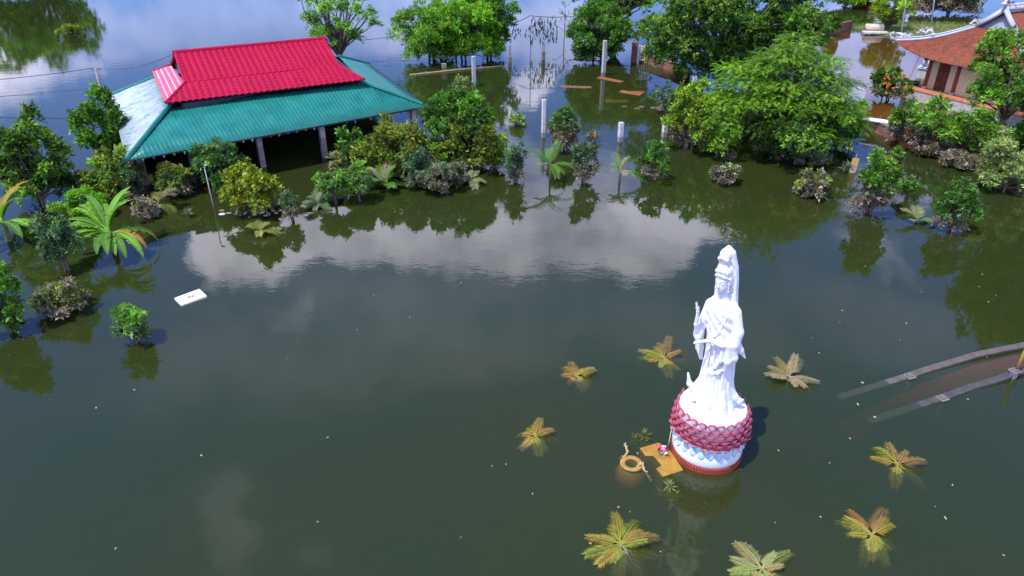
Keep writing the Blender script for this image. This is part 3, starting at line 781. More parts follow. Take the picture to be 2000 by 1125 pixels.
# ------------------------------------------------------------------ vegetation
def jit(rng, c, n, a=.18, hue=.10):
    c = np.array(c)[None, :] * (1 + a * rng.normal(size=(n, 1)))
    return np.clip(c * (1 + hue * rng.normal(size=(n, 3))), .004, .9)
def norm_(v): return v / (np.linalg.norm(v, axis=-1, keepdims=True) + 1e-9)
def leaf_quads(c, a, n, L, W, fold=.25):
    """kite shaped leaves: foot c, direction a, surface normal n"""
    w = norm_(np.cross(n, a)); n = np.cross(a, w); L = L[:, None]; W = W[:, None]
    return np.stack([c, c + a * L * .45 + w * W * .5 + n * W * fold, c + a * L - n * L * .10, c + a * L * .45 - w * W * .5 + n * W * fold], 1)
MUDC = (.27, .215, .165)
SPECIES = {  # leaf colours, leaf length, width ratio, leaves per tuft, openness, tuft kind
    'dark':    dict(c=[(0.057, 0.132, 0.018), (0.085, 0.189, 0.022), (0.038, 0.090, 0.016), (0.161, 0.264, 0.030)], L=.26, w=.42, k=9),
    'glossy':  dict(c=[(0.066, 0.165, 0.018), (0.104, 0.239, 0.022), (0.045, 0.116, 0.016)], L=.22, w=.45, k=9),
    'bright':  dict(c=[(0.141, 0.329, 0.018), (0.209, 0.412, 0.022), (0.095, 0.231, 0.018)], L=.17, w=.40, k=10),
    'light':   dict(c=[(0.141, 0.296, 0.035), (0.189, 0.362, 0.045), (0.095, 0.215, 0.028)], L=.24, w=.32, k=9),
    'yellow': dict(c=[(0.2, 0.31, 0.02), (0.26, 0.34, 0.025), (0.12, 0.22, 0.02), (0.17, 0.27, 0.02)], L=.22, w=.42, k=8),
    'olive': dict(c=[(0.13, 0.21, 0.025), (0.18, 0.24, 0.03), (0.09, 0.155, 0.02), (0.22, 0.2, 0.025)], L=.22, w=.42, k=8),
    'amber': dict(c=[(0.2, 0.22, 0.02), (0.26, 0.25, 0.02), (0.13, 0.19, 0.02), (0.24, 0.17, 0.02)], L=.20, w=.45, k=7),
    'grey': dict(c=[(0.085, 0.155, 0.07), (0.12, 0.2, 0.09), (0.055, 0.11, 0.05)], L=.20, w=.36, k=9),
    'long':    dict(c=[(0.076, 0.189, 0.020), (0.133, 0.281, 0.030), (0.057, 0.140, 0.020), (0.227, 0.379, 0.050)], L=.36, w=.26, k=9),
    'pale': dict(c=[(0.21, 0.27, 0.085), (0.26, 0.31, 0.11), (0.14, 0.2, 0.06)], L=.24, w=.36, k=8),
    'mud': dict(c=[(0.27, 0.22, 0.175), (0.33, 0.275, 0.22), (0.17, 0.135, 0.105), (0.12, 0.14, 0.05)], L=.18, w=.5, k=8),
}
def crown(rng, clumps, sp, ntuft, scale=1.0, mud=0.0, flat=0.0, mudp=1.0, shell=.55):
    """leaf tufts spread through overlapping clumps (centre, radii)"""
    S_ = SPECIES[sp]; k = S_['k']
    wts = np.array([c[1][0] * c[1][1] + c[1][0] * c[1][2] for c in clumps]); wts /= wts.sum()
    ci = rng.choice(len(clumps), ntuft, p=wts)
    cc = np.array([c[0] for c in clumps])[ci]; rr = np.array([c[1] for c in clumps])[ci]
    d = norm_(rng.normal(size=(ntuft, 3))); d[:, 2] = np.where(d[:, 2] < -.35, -d[:, 2], d[:, 2])
    rad = shell + (1 - shell) * rng.random((ntuft, 1)) ** .6
    rad = rad * (1 + .14 * rng.normal(size=(ntuft, 1)))
    p = cc + d * rr * rad
    ax = norm_(d * (1 - flat) * .9 + np.array((0, 0, .75)) + .30 * rng.normal(size=(ntuft, 3)))
    ok = p[:, 2] > .02; p, ax, ci = p[ok], ax[ok], ci[ok]; n = len(p)
    base = np.array(S_['c'])[rng.integers(0, len(S_['c']), n)]
    ctone = (1 + .22 * rng.normal(size=len(clumps)))[ci]
    base = base * np.clip(ctone, .6, 1.5)[:, None] * np.clip(1.16 + .30 * rng.normal(size=(n, 1)), .5, 1.9)
    t1 = norm_(np.cross(ax, norm_(rng.normal(size=(n, 3))))); t2 = np.cross(ax, t1)
    ph = rng.random((n, k)) * 6.28; el = R(15) + R(60) * rng.random((n, k)) if flat < .5 else R(-5) + R(35) * rng.random((n, k))
    a = (np.cos(ph) * np.cos(el))[..., None] * t1[:, None] + (np.sin(ph) * np.cos(el))[..., None] * t2[:, None] + np.sin(el)[..., None] * ax[:, None]
    a = a - np.array((0, 0, .22 * (1 if sp != 'long' else 2.2))); a = norm_(a).reshape(-1, 3)
    nrm = norm_(ax[:, None].repeat(k, 1).reshape(-1, 3) + .5 * rng.normal(size=(n * k, 3)))
    c = p[:, None].repeat(k, 1).reshape(-1, 3) + .05 * scale * rng.normal(size=(n * k, 3))
    L = S_['L'] * scale * .88 * (.55 + .75 * rng.random(n * k)); W = L * S_['w'] * (.8 + .4 * rng.random(n * k))
    col = base[:, None].repeat(k, 1).reshape(-1, 3) * (1 + .22 * rng.normal(size=(n * k, 1))); col = np.clip(col, .006, .8)
    if mud > 0:
        hit = (c[:, 2] < mud * (.75 + .5 * rng.random(n * k))) & (rng.random(n * k) < mudp)
        col[hit] = jit(rng, MUDC, hit.sum(), .3, .05)
    return leaf_quads(c, a, nrm, L, W), col
def limb(b, rng, p0, p1, r0, r1, col, sag=.15):
    p0, p1 = np.array(p0, float), np.array(p1, float); d = p1 - p0; L = np.linalg.norm(d)
    m1 = p0 + d * .35 + rng.normal(size=3) * L * .05 + np.array((0, 0, sag * L * .4)); m2 = p0 + d * .7 + rng.normal(size=3) * L * .05 + np.array((0, 0, sag * L * .3))
    b.tube([p0, m1, m2, p1], [r0, r0 * .75 + r1 * .25, r0 * .4 + r1 * .6, r1], 6, col, False)
def clumps_ball(rng, H, Rx, base, n, Ry=None, rc=.42, power=1.0, dome=True):
    f1, f2, f3 = rng.random(3) * 6.283
    """clump centres inside an egg-shaped crown between heights base and H"""
    Ry = Ry or Rx; hz = (H - base) / 2; out = []
    for i in range(n):
        a = 6.283 * (i * .381966 + .15 * rng.random()); zf = ((i + .5) / n) ** 1.3 * 2 - 1; zf = np.clip(zf + .12 * rng.normal(), -1, 1)
        rad = math.sqrt(max(0, 1 - (zf * .92) ** 2)) if zf > 0 or not dome else (.75 + .25 * (1 + zf))
        q = rad * (.42 + .48 * rng.random()) * (1.02 + .26 * math.sin(2 * a + f1) + .20 * math.sin(3 * a + f2 + zf)); s = rc * (.65 + .6 * rng.random())
        r3 = np.array((Rx * s, Ry * s, min(hz * 1.0, max(hz * s * 1.15, .12))))
        cz = base + hz + zf * (hz - r3[2] * .75) * (1 + .16 * math.sin(2 * a + f3))
        out.append((np.array((q * math.cos(a) * (Rx - r3[0] * .4) * 1.15, q * math.sin(a) * (Ry - r3[1] * .4) * 1.15, cz)), r3))
    return out
def plant(name, px, yb, yt, wpx, sp, label, cat, group=None, seed=0, nt=None, base=0.02, nc=None, mud=0.0, mudp=1.0, scale=1.0, rc=.29, trunk=True, lean=0.0, dens=1.0, flat=0.0, depthr=1.0, open_=.55, stems=1, crown_name='crown', extra=None, dy=0.0):
    """a tree or bush standing in the flood at row yb, its top at row yt, wpx columns wide"""
    rng = np.random.default_rng(seed * 7 + int(px) + int(yb) * 3 + 5000)
    H = max(.25, hgt(yb, yt)); ppm_ = ppm(yb, H * .5); Rx = wpx / 2 / ppm_ * .88; Y = P(0, yb)[1] + dy
    X = (px - 1000) / FPX * depth(Y, H * .55)
    root = empty(name, (X, Y, 0), label, cat, group)
    nc = nc or int(np.clip(10 + Rx * 7, 13, 38)); Ry = Rx * depthr
    cl = clumps_ball(rng, H * .97, Rx, max(base, .02) * H if base < 1 else base, nc, Ry, rc)
    for q in range(int(5 + Rx * 3.5)):
        a = rng.random() * 6.283; zf = .25 + .75 * rng.random(); rad = math.sqrt(max(0, 1 - (zf * .9) ** 2)); s = .10 + .08 * rng.random()
        cl.append((np.array((rad * math.cos(a) * Rx * (.92 + .2 * rng.random()), rad * math.sin(a) * Ry * (.92 + .2 * rng.random()), H * (.12 + .90 * zf * (.9 + .16 * rng.random())))), np.array((Rx * s, Ry * s, max(.10, H * s * .9)))))
    area = Rx * Rx * 4 + Rx * H * 3.5; L = SPECIES[sp]['L'] * scale
    ppm_l = max(20, ppm_)
    nt = nt or int(np.clip(dens * area / (L * L) * 2.2, 60, 6800))
    mud = mud * H; V, col = crown(rng, cl, sp, nt, scale, mud, flat, mudp, open_)
    if extra:
        for (sp2, frac, zlo, zhi, sc2) in extra:
            c2 = [c for c in cl if zlo * H <= c[0][2] <= zhi * H] or cl
            V2, k2_ = crown(rng, c2, sp2, int(nt * frac), sc2, mud, flat, mudp, .7); V = np.concatenate([V, V2]); col = np.concatenate([col, k2_])
    quads(crown_name, V, col, LEAF, root)
    if trunk:
        b = MB(); bark = (.13, .10, .075)
        for s in range(stems):
            off = np.array((rng.normal() * .12 * Rx, rng.normal() * .12 * Ry, 0)) * (stems > 1)
            hb = max(base * H if base < 1 else base, .18 * H); r0 = (.035 + .02 * H) * (1 if stems == 1 else .7)
            fork = np.array((lean * Rx * .3, 0, hb * .8)) + off
            b.tube([off + (0, 0, -1.2), off + (0, 0, 0), (off + fork) / 2 + rng.normal(size=3) * .03, fork], [r0 * 1.25, r0, r0 * .9, r0 * .75], 8, bark, False)
            for c in cl[s::stems]: limb(b, rng, fork + (0, 0, -.08 * H * rng.random()), c[0], r0 * .5, r0 * .12, bark)
        for q in range(int(5 + Rx * 4)):           # bare twigs poking out of the leaves
            c = cl[int(rng.integers(0, len(cl)))]; d = norm_(np.array((rng.normal(), rng.normal(), .5 + abs(rng.normal())))); p0 = c[0]; p1 = p0 + d * (np.array(c[1]) * 1.1 + .12 + .25 * rng.random())
            b.tube([p0, (p0 + p1) / 2 + rng.normal(size=3) * .03, p1], [.014, .011, .006], 4, (.17, .14, .11), False)
        b.build('trunk', BARK, root, smooth=True)
    return root
def tree(*a, **k): return plant('tree', *a, **k)
def shrub(*a, **k):
    k.setdefault('crown_name', 'foliage'); k.setdefault('stems', 3); return plant('shrub', *a, **k)

def frond(rng, p0, az, el, L, droop, n, ll, lw, vang=.5, taper=.35, col=None, c0=.18):
    """feather leaf: midrib points and leaflets"""
    t = np.linspace(0, 1, 14); e = el - droop * t ** 1.4
    ds = L / 13; pts = [np.array(p0, float)]
    for i in range(13):
        pts.append(pts[-1] + ds * np.array((math.cos(az) * math.cos(e[i]), math.sin(az) * math.cos(e[i]), math.sin(e[i]))))
    pts = np.array(pts)
    u = np.linspace(c0, .99, n); idx = u * 13; i0 = np.minimum(idx.astype(int), 12); f = (idx - i0)[:, None]
    c = pts[i0] * (1 - f) + pts[i0 + 1] * f; tg = norm_(pts[i0 + 1] - pts[i0]); side = np.array((-math.sin(az), math.cos(az), 0)); upv = norm_(np.cross(tg, side)); upv = upv * np.sign(upv[:, 2:3] + 1e-6)
    Vs = []; 
    ln = ll * np.minimum(1, .35 + u / .30) * (1 - .50 * u ** 3) * (.85 + .3 * rng.random(n))
    for s in (-1, 1):
        a = norm_(tg * (.55 + .5 * u[:, None]) + s * side * .95 + upv * (vang - .25 * rng.random((n, 1))) - np.array((0, 0, .15)))
        nr = norm_(upv - s * side * .4)
        Vs.append(leaf_quads(c, a, nr, ln, np.full(n, lw), .05))
    return pts, np.concatenate(Vs)
def palm(name, px, yb, L, nf, label, seed, col, el=(10, 70), droop=(40, 90), hub=.25, ll=.36, lw=.024, cat='palm', group=None, nle=24, az0=None, crowncol=None, dead=0, az_list=None, trunkh=None, vang=.4):
    rng = np.random.default_rng(seed); p = P(px, yb)
    root = empty(name, p, label, cat, group)
    b = MB(); b.tube([(0, 0, -1.6), (0, 0, hub * .5), (0, 0, hub)], [.06, .05, .035], 8, (.16, .15, .07)); b.build('stem', BARK, root, smooth=True)
    for i in range(nf):
        az = 2.4 * i + rng.normal() * .45; e = R(el[0] + (el[1] - el[0]) * ((i * .618) % 1)); dr = R(droop[0] + (droop[1] - droop[0]) * rng.random())
        l = L * (.6 + .6 * rng.random())
        pts, V = frond(rng, (0, 0, hub), az, e, l, dr, nle, ll * l / L, lw, vang)
        c = np.array(col[int(rng.integers(0, len(col)))])
        if i >= nf - dead: c = np.array((.30, .25, .17)) * (.7 + .6 * rng.random())
        o = quads('frond', V, jit(rng, c, len(V), .15, .08), LEAF_SOFT, root)
        b = MB(); b.tube(pts, np.linspace(.016, .004, len(pts)) * (1 + L * .3), 5, tuple(c * 1.1), False); b.build('midrib', LEAF_SOFT, o, smooth=True)
    return root
def banana(px, yb, L, nf, label, seed):
    rng = np.random.default_rng(seed); p = P(px, yb); root = empty('banana_plant', p, label, 'banana plant', 'banana plants by the left shore')
    b = MB(); b.tube([(0, 0, -1.4), (0, 0, .2), (.03, 0, .85)], [.13, .11, .07], 10, (.16, .20, .06)); b.build('stem', BARK, root, smooth=True)
    for i in range(nf):
        az = 2.4 * i + rng.normal() * .2; u = ((i * .618) % 1); el = R(20 + 62 * u); dr = R(82 - 22 * u + 25 * rng.random()); l = L * (.85 + .35 * rng.random())
        n = 22; t = np.linspace(0, 1, n); e = el - dr * t ** 1.3; pts = [np.array((0, 0, .75))]
        for k in range(n - 1): pts.append(pts[-1] + l / (n - 1) * np.array((math.cos(az) * math.cos(e[k]), math.sin(az) * math.cos(e[k]), math.sin(e[k]))))
        pts = np.array(pts); side = np.array((-math.sin(az), math.cos(az), 0)); w = .165 * np.clip(np.sin(math.pi * np.clip((t - .14) / .86, 0, 1) ** .75), 0, 1) ** .6
        dead = i >= nf - 3
        c = np.array((.34, .20, .03) if dead else [(.13, .29, .02), (.17, .35, .025), (.09, .22, .02)][i % 3])
        V = []; cl = []
        for s in (-1, 1):
            for k in range(3, n - 1):
                upv = np.array((-math.cos(az) * math.sin(e[k]), -math.sin(az) * math.sin(e[k]), math.cos(e[k]))); va = .28 - .5 * rng.random() * (rng.random() < .25)
                gap = .88 if rng.random() < .07 else 1.0
                a0, a1 = pts[k], pts[k] * (1 - gap) + pts[k + 1] * gap
                o0 = s * side * w[k] + upv * w[k] * va; o1 = s * side * w[k + 1] + upv * w[k + 1] * va
                V.append((a0, a1, a1 + o1, a0 + o0)); cl.append(c * (1 + .05 * rng.normal()))
        o = quads('leaf', np.array(V), np.clip(np.array(cl), .01, .6), LEAF_SOFT, root)
        b = MB(); b.tube(pts, np.linspace(.03, .006, n), 6, tuple(c * 1.7 + .03), False); b.build('midrib', LEAF_SOFT, o, smooth=True)
    return root
def rosette(name, px, yb, heads, r, label, seed, col, w=.05, cat='spiky plant', nl=30, zt=.2):
    """tufts of sword leaves"""
    rng = np.random.default_rng(seed); p = P(px, yb); root = empty(name, p, label, cat); V = []; cl = []; b = MB()
    for (dx, dy, dz) in heads:
        c = np.array((dx, dy, dz)); a = rng.random(nl) * 6.283; el = R(5) + R(75) * rng.random(nl) ** 1.3
        d = np.stack([np.cos(a) * np.cos(el), np.sin(a) * np.cos(el), np.sin(el)], 1); nr = norm_(np.stack([-np.cos(a) * np.sin(el), -np.sin(a) * np.sin(el), np.cos(el)], 1))
        V.append(leaf_quads(c + 0 * d, d, nr, r * (.7 + .4 * rng.random(nl)), np.full(nl, w), .2)); cl.append(jit(rng, col, nl, .25, .08))
        b.tube([(dx * .4, dy * .4, -1.0), (dx * .8, dy * .8, dz * .5), c], [.03, .025, .02], 6, (.12, .10, .06))
    quads('leaves', np.concatenate(V), np.concatenate(cl), LEAF_SOFT, root); b.build('stem', BARK, root, smooth=True)
    return root

# --- trees of the far shore, left to right
tree(655, 128, -45, 165, 'light', 'airy tree with tiered branches rising behind the crimson roof', 'tree', seed=1, base=.22, nc=30, rc=.19, dens=.42, scale=1.1, flat=.6, open_=.3)
tree(838, 118, 10, 158, 'light', 'pale green round tree, leftmost of the three wading together in open water', 'tree', 'trees wading in open water', seed=2, base=.02, stems=3, dens=1.1)
tree(905, 120, -4, 160, 'bright', 'brightest green tree in the middle of the three wading together', 'tree', 'trees wading in open water', seed=3, base=.02, stems=3, dens=1.1, scale=1.2)
tree(950, 112, -25, 118, 'glossy', 'darker narrow tree, rightmost of the three wading together', 'tree', 'trees wading in open water', seed=4, base=.02, stems=2)
tree(1172, 119, 8, 144, 'glossy', 'round bushy green tree directly behind the tall grey concrete post', 'tree', seed=5, base=.04, stems=4, dens=1.2)
tree(1205, 78, -110, 200, 'dark', 'dark tree behind the round bushy one at the top edge', 'tree', seed=6, base=.30)
tree(1425, 160, -95, 385, 'dark', 'largest broad dark green tree hanging over the brick wall', 'tree', seed=7, base=.03, nc=30, dens=1.0, scale=1.25, depthr=.8)
tree(1740, 62, -20, 84, 'yellow', 'young yellow green tree standing beside the stone cylinder', 'tree', seed=8, base=.12, scale=1.6, dens=.8)
shrub(1850, 28, -30, 170, 'glossy', 'long hedge like bush at the far bank beyond the grassy mound', 'shrub', seed=9, mud=.5, depthr=.5, scale=1.5)
shrub(1662, 14, -40, 100, 'bright', 'bright green bush behind the red and white tombs at the top edge', 'shrub', seed=10, scale=1.7)
shrub(1630, 70, 27, 24, 'dark', 'small dark conical cypress in front of the dark brick wall', 'shrub', seed=11, rc=.62, nc=9, scale=.6, dens=2.2, base=.0, stems=1)
# trees whose crowns stand above the frame: their reflections reach into it
for (px, yb, w, sp, lab) in ((-60, -22, 260, 'light', 'tall tree out of frame at upper left, seen only mirrored in the flood'), (60, -32, 170, 'light', 'second tall tree out of frame at upper left, seen only mirrored in the flood')):
    tree(px, yb, -190, w, sp, lab, 'tree', 'trees mirrored at the upper left', seed=12, base=.05, scale=2.4, dens=.8)
tree(850, -40, -75, 90, 'bright', 'tree beyond the top edge mirrored above the wading trees', 'tree', seed=13, base=.05, scale=2.2)
shrub(140, 72, 48, 42, 'olive', 'lone half drowned bush in the open water at upper left', 'shrub', seed=14, mud=.3, mudp=.4)
# --- feathery flame tree
def flame_tree():
    rng = np.random.default_rng(77); yb = 292; Y = P(0, yb)[1]; k = ppm(yb, 2.5); H = hgt(yb, 84)
    X = atx(1530, yb, H * .5); root = empty('tree', (X, Y, 0), 'feathery bright green flame tree with spreading bare limbs at its foot', 'tree')
    W = 150 / k; V = []; col = []; b = MB(); bark = (.20, .16, .12)
    b.tube([(-.5, 0, -1.2), (-.5, 0, 0), (-.35, 0, .7)], [.22, .19, .17], 10, bark, False)
    cls = []
    for i in range(62):
        a = i * 2.4; q = math.sqrt((i + .5) / 62); z = H * (.93 - .52 * q ** 2.2) + .36 * rng.normal()
        cls.append(np.array((q * math.cos(a) * W * .92, q * math.sin(a) * W * .75, max(.55, z))))
    for c in cls: limb(b, rng, (-.35 + .15 * rng.normal(), .1 * rng.normal(), .6), c, .07, .012, bark, .12)
    for c in cls:
        tone = np.clip(1 + .25 * rng.normal(), .6, 1.5)
        for j in range(112):
            a = rng.random() * 6.283; rr = rng.random() ** .5 * W * .24; p0 = c + np.array((rr * math.cos(a), rr * math.sin(a), .10 * rng.normal() - .30 * (rr / (W * .24)) ** 2))
            pts, v = frond(rng, p0, a + .6 * rng.normal(), R(15 + 15 * rng.normal()), .42, R(50), 9, .105, .034, .1)
            V.append(v); base = np.array([(.13, .27, .006), (.18, .33, .008), (.075, .18, .007)][int(rng.integers(0, 3))]) * tone
            col.append(jit(rng, base, len(v), .15, .05))
    quads('crown', np.concatenate(V), np.concatenate(col), LEAF, root); b.build('trunk', BARK, root, smooth=True)
flame_tree()
shrub(1352, 292, 166, 108, 'yellow', 'rounded yellow green bush left of the feathery flame tree', 'shrub', seed=20, mud=.35, dens=1.2)
shrub(1412, 308, 208, 104, 'yellow', 'paler leafy bush with fine leaves in front of the flame tree', 'shrub', seed=21, mud=.15, scale=.75, extra=[('light', .6, 0, 1, .8)])
shrub(1655, 285, 205, 90, 'light', 'light green bush under the right side of the flame tree', 'shrub', seed=22, scale=.9)
shrub(1556, 306, 196, 225, 'dark', 'dark shaded undergrowth beneath the feathery flame tree', 'shrub', seed=23, scale=.9, mud=.25, mudp=.6)
# --- right shore
tree(1984, 262, 56, 196, 'light', 'open leafy tree at the right edge in front of the tiled temple roof', 'tree', seed=24, base=.25, nc=30, rc=.24, dens=.55, scale=1.0, stems=2, extra=[('glossy', .5, 0, 1, 1.0)])
shrub(1800, 292, 194, 118, 'long', 'dense bush of long drooping leaves in front of the temple terrace', 'shrub', seed=25, mud=.45, scale=.9)
shrub(1895, 305, 212, 118, 'long', 'second long leaved bush hanging over the shaded bank', 'shrub', seed=26, mud=.1, scale=.85, base=.15)
shrub(1975, 372, 272, 140, 'pale', 'pale olive bush at the right edge below the bank', 'shrub', seed=27, scale=.75)
shrub(2080, 330, 130, 170, 'glossy', 'leafy tree cut by the right edge of the frame', 'tree', seed=28)
tree(2165, 352, -70, 330, 'glossy', 'big tree standing just outside the right edge, mirrored in the flood', 'tree', seed=29, base=.12, dens=.8, scale=1.3)
shrub(1868, 328, 300, 60, 'mud', 'heap of mud caked brush lying on the bank', 'shrub', seed=30, trunk=False)
shrub(1810, 303, 280, 60, 'mud', 'mud coated skirt of dead leaves below the long leaved bush', 'shrub', seed=31, trunk=False)
# ixora with orange flowers
IX = shrub(1740, 197, 136, 80, 'dark', 'round bush covered in orange flower heads by the temple steps', 'shrub', seed=32, mud=.4, mudp=.7, scale=.7, dens=1.3)
rng = np.random.default_rng(5); k_ = ppm(196); Rr = 36 / k_; H_ = hgt(196, 140)
for i in range(60):
    a = rng.random() * 6.283; z = .25 + .75 * rng.random(); rr = math.sqrt(max(0, 1 - (z * .9) ** 2)) * .95 + .10; b = MB()
    c = (Rr * rr * math.cos(a) * .85, Rr * rr * math.sin(a) * .85, H_ * z * .88 + .12)
    for j in range(6): b.ball(np.array(c) + rng.normal(size=3) * .035,   .040 + .02 * rng.random(), [(.55, .14, .04), (.60, .20, .06), (.46, .09, .03)][j % 3], 6, 4)
    b.build('flower_head', PAINT, IX)
# --- left shore
shrub(58, 400, 238, 158, 'dark', 'big dark glossy bush with leaf rosettes at the left edge', 'tree', seed=40, dens=1.1, base=.05, scale=1.1, extra=[('yellow', .06, .5, 1, 1.0)])
shrub(196, 325, 184, 92, 'glossy', 'tall green bush left of the white gleaming roof slope', 'shrub', seed=41, scale=.9, extra=[('bright', .4, 0, 1, 1.0)])
shrub(216, 384, 306, 124, 'olive', 'olive green bush under the left corner of the teal roof', 'shrub', seed=42, mud=.3, mudp=.5, extra=[('grey', .5, 0, .6, 1.0), ('light', .4, 0, 1, .9)])
shrub(158, 424, 374, 98, 'bright', 'low bright fine leaved bush behind the larger banana plant', 'shrub', seed=43, scale=.75, dens=1.3)
tree(110, 530, 424, 84, 'grey', 'slender grey green sapling with a bare stem before the banana plants', 'tree', seed=44, base=.30, scale=.85, stems=3)
shrub(-8, 650, 520, 86, 'glossy', 'leafy bush cut by the left edge of the frame', 'shrub', seed=45, scale=.8, mud=.1)
shrub(118, 608, 558, 104, 'mud', 'low mound of mud coated leaves near the left edge', 'shrub', seed=46, extra=[('olive', .35, .3, 1, .9)], trunk=False, scale=.8)
shrub(257, 668, 600, 66, 'light', 'small lone sapling with pale hanging leaves in open water', 'shrub', seed=47, scale=.75, mud=.35, mudp=.25, extra=[('grey', .7, 0, .6, .8)], base=.1)
# --- bushes before the pavilion
shrub(340, 380, 322, 78, 'olive', 'bush with reddish tips before the second column from the left', 'shrub', seed=50, mud=.35, mudp=.7, extra=[('grey', .7, 0, .7, 1)])
shrub(428, 366, 286, 112, 'grey', 'grey green bush with a leaning stem in front of the dark hall', 'shrub', seed=51, extra=[('glossy', .6, 0, 1, 1)])
shrub(490, 418, 328, 112, 'amber', 'bushy tree with yellowing amber leaves standing in litter', 'shrub', seed=52, mud=.3, mudp=.6, extra=[('yellow', .5, 0, 1, 1)], scale=.9, dens=.9)
shrub(566, 432, 374, 38, 'grey', 'slim two tiered shrub between the amber bush and the palms', 'shrub', seed=53, mud=.42, scale=.75)
shrub(652, 398, 334, 68, 'long', 'umbrella shaped small tree, left of two with drooping leaves', 'tree', 'umbrella shaped small trees', seed=54, base=.45, scale=.62, stems=1, extra=[('grey', .8, 0, 1, .8)])
shrub(700, 393, 340, 66, 'long', 'umbrella shaped small tree, right of two with drooping leaves', 'tree', 'umbrella shaped small trees', seed=55, base=.45, scale=.62, stems=1, extra=[('grey', .8, 0, 1, .8)])
shrub(685, 330, 252, 62, 'glossy', 'dark green shrub beside the pavilion column with pennants', 'shrub', seed=56, mud=.3)
shrub(765, 346, 244, 148, 'olive', 'wide olive yellow bush in front of the right eave', 'shrub', seed=57, mud=.2, mudp=.5, dens=1.1)
shrub(822, 362, 288, 88, 'grey', 'dark grey green shrub right of the young fan leaved palm', 'shrub', seed=58, mud=.32, mudp=.7, scale=.8)
shrub(893, 318, 168, 148, 'glossy', 'tall dense dark green bush at the right end of the pavilion', 'tree', seed=59, dens=1.1)
shrub(922, 332, 238, 124, 'olive', 'yellowish bush in front of the tall dense dark one', 'shrub', seed=60, mud=.2, mudp=.6)
shrub(905, 178, 152, 40, 'pale', 'pale yellowish tuft behind the dense bush near a concrete post', 'shrub', seed=61)
shrub(661, 334, 298, 44, 'pale', 'pale mud flecked shrub at the foot of the dark green shrub by the columns', 'shrub', seed=130, mud=.6, mudp=.5, scale=.85)
shrub(838, 338, 258, 72, 'olive', 'second olive bush filling the gap right of the wide olive yellow one', 'shrub', seed=131, mud=.25, mudp=.6, scale=.9, extra=[('bright', .4, 0, 1, .9)])
shrub(968, 330, 262, 58, 'yellow', 'yellow green flank of growth at the right end of the pavilion planting', 'shrub', seed=132, mud=.3, mudp=.7, scale=.9)
shrub(256, 388, 322, 62, 'grey', 'grey green shrub against the first column from the left', 'shrub', seed=133, scale=.85, mud=.3, mudp=.5)
shrub(862, 372, 322, 96, 'mud', 'mud coated skirt of leaves along the water under the olive bushes', 'shrub', seed=134, trunk=False, scale=.8, extra=[('grey', .4, .4, 1, .8)])
shrub(700, 372, 318, 52, 'light', 'light green shrub between the umbrella trees and the wide olive bush', 'shrub', seed=135, scale=.85, mud=.25)
shrub(280, 428, 388, 44, 'mud', 'straggling brown drowned stalks behind the bleached palm', 'shrub', seed=136, scale=.7, dens=.6)
# --- half drowned shrubs in the middle
shrub(1007, 244, 226, 40, 'pale', 'small pale drowned clump left of the tall white post', 'shrub', seed=62, mud=.1, mudp=.4, scale=.9)
shrub(1006, 356, 286, 50, 'grey', 'narrow shrub with muddy foot left of the middle palm', 'shrub', seed=63, mud=.35, scale=.8)
shrub(1103, 292, 220, 72, 'grey', 'leafy shrub with brown mud coated lower half by the white post', 'shrub', seed=64, mud=.62, scale=.9, extra=[('glossy', .5, .4, 1, 1)])
shrub(1157, 277, 258, 26, 'mud', 'tiny brown drowned shrub between two posts', 'shrub', seed=65, scale=.8)
shrub(1141, 358, 276, 58, 'grey', 'upright shrub with muddy lower branches right of the middle palm', 'shrub', seed=66, mud=.48, scale=.8)
shrub(1278, 352, 284, 60, 'glossy', 'conical dark shrub with mud line left of the yellow green bush', 'shrub', seed=67, mud=.38, scale=.8)
shrub(1420, 360, 322, 52, 'mud', 'mud brown drowned shrub with two forks alone on dark water', 'shrub', seed=68, extra=[('bright', .12, .6, 1, .8)])
shrub(1588, 382, 340, 72, 'mud', 'sprawling brown drowned shrub below the flame tree', 'shrub', seed=69, extra=[('yellow', .25, .5, 1, .9)])
shrub(1302, 222, 164, 64, 'grey', 'thin sparse sapling with drowned twigs left of the yellow green bush', 'shrub', seed=70, dens=.22, base=.2, open_=.3)
shrub(1715, 418, 298, 92, 'glossy', 'tall ragged shrub with a mud coated foot beside the painted sign', 'shrub', seed=71, mud=.45, scale=.8, rc=.34, dens=.8, extra=[('yellow', .15, .6, 1, .8)])
shrub(1775, 388, 352, 40, 'glossy', 'leaning twiggy branch of green leaves right of the ragged shrub', 'shrub', seed=72, scale=.7, base=.35, dens=.6)
shrub(1870, 452, 364, 76, 'grey', 'crooked shrub with one tall shoot at the right', 'shrub', seed=73, mud=.3, scale=.75, extra=[('glossy', .8, .3, 1, .8)], dens=.8, rc=.34)
rosette('spiky_plant', 1597, 322, [(-.5, 0, .30), (.2, .1, .38), (.6, -.1, .2), (-.1, -.2, .22)], .45, 'clump of grey spiky rosettes below the flame tree', 80, (.14, .19, .11))
rosette('spiky_plant', 1650, 338, [(-.1, 0, .2), (.15, .1, .28)], .42, 'pair of grey spiky rosettes beside the painted sign', 81, (.16, .20, .13))
rosette('spiky_plant', 1522, 318, [(-.1, 0, .14), (.4, .1, .1)], .35, 'low spiky rosettes in the shade left of the flame tree foot', 82, (.17, .19, .13))
rosette('spiky_plant', 370, 424, [(0, 0, .18)], .32, 'single grey green spiky rosette by the leaning lamp pole', 83, (.15, .22, .13))
rosette('spiky_plant', 722, 352, [(0, 0, .3), (.2, .2, .2)], .55, 'long strappy leaved plant under the olive yellow bush', 84, (.13, .20, .07), w=.07)
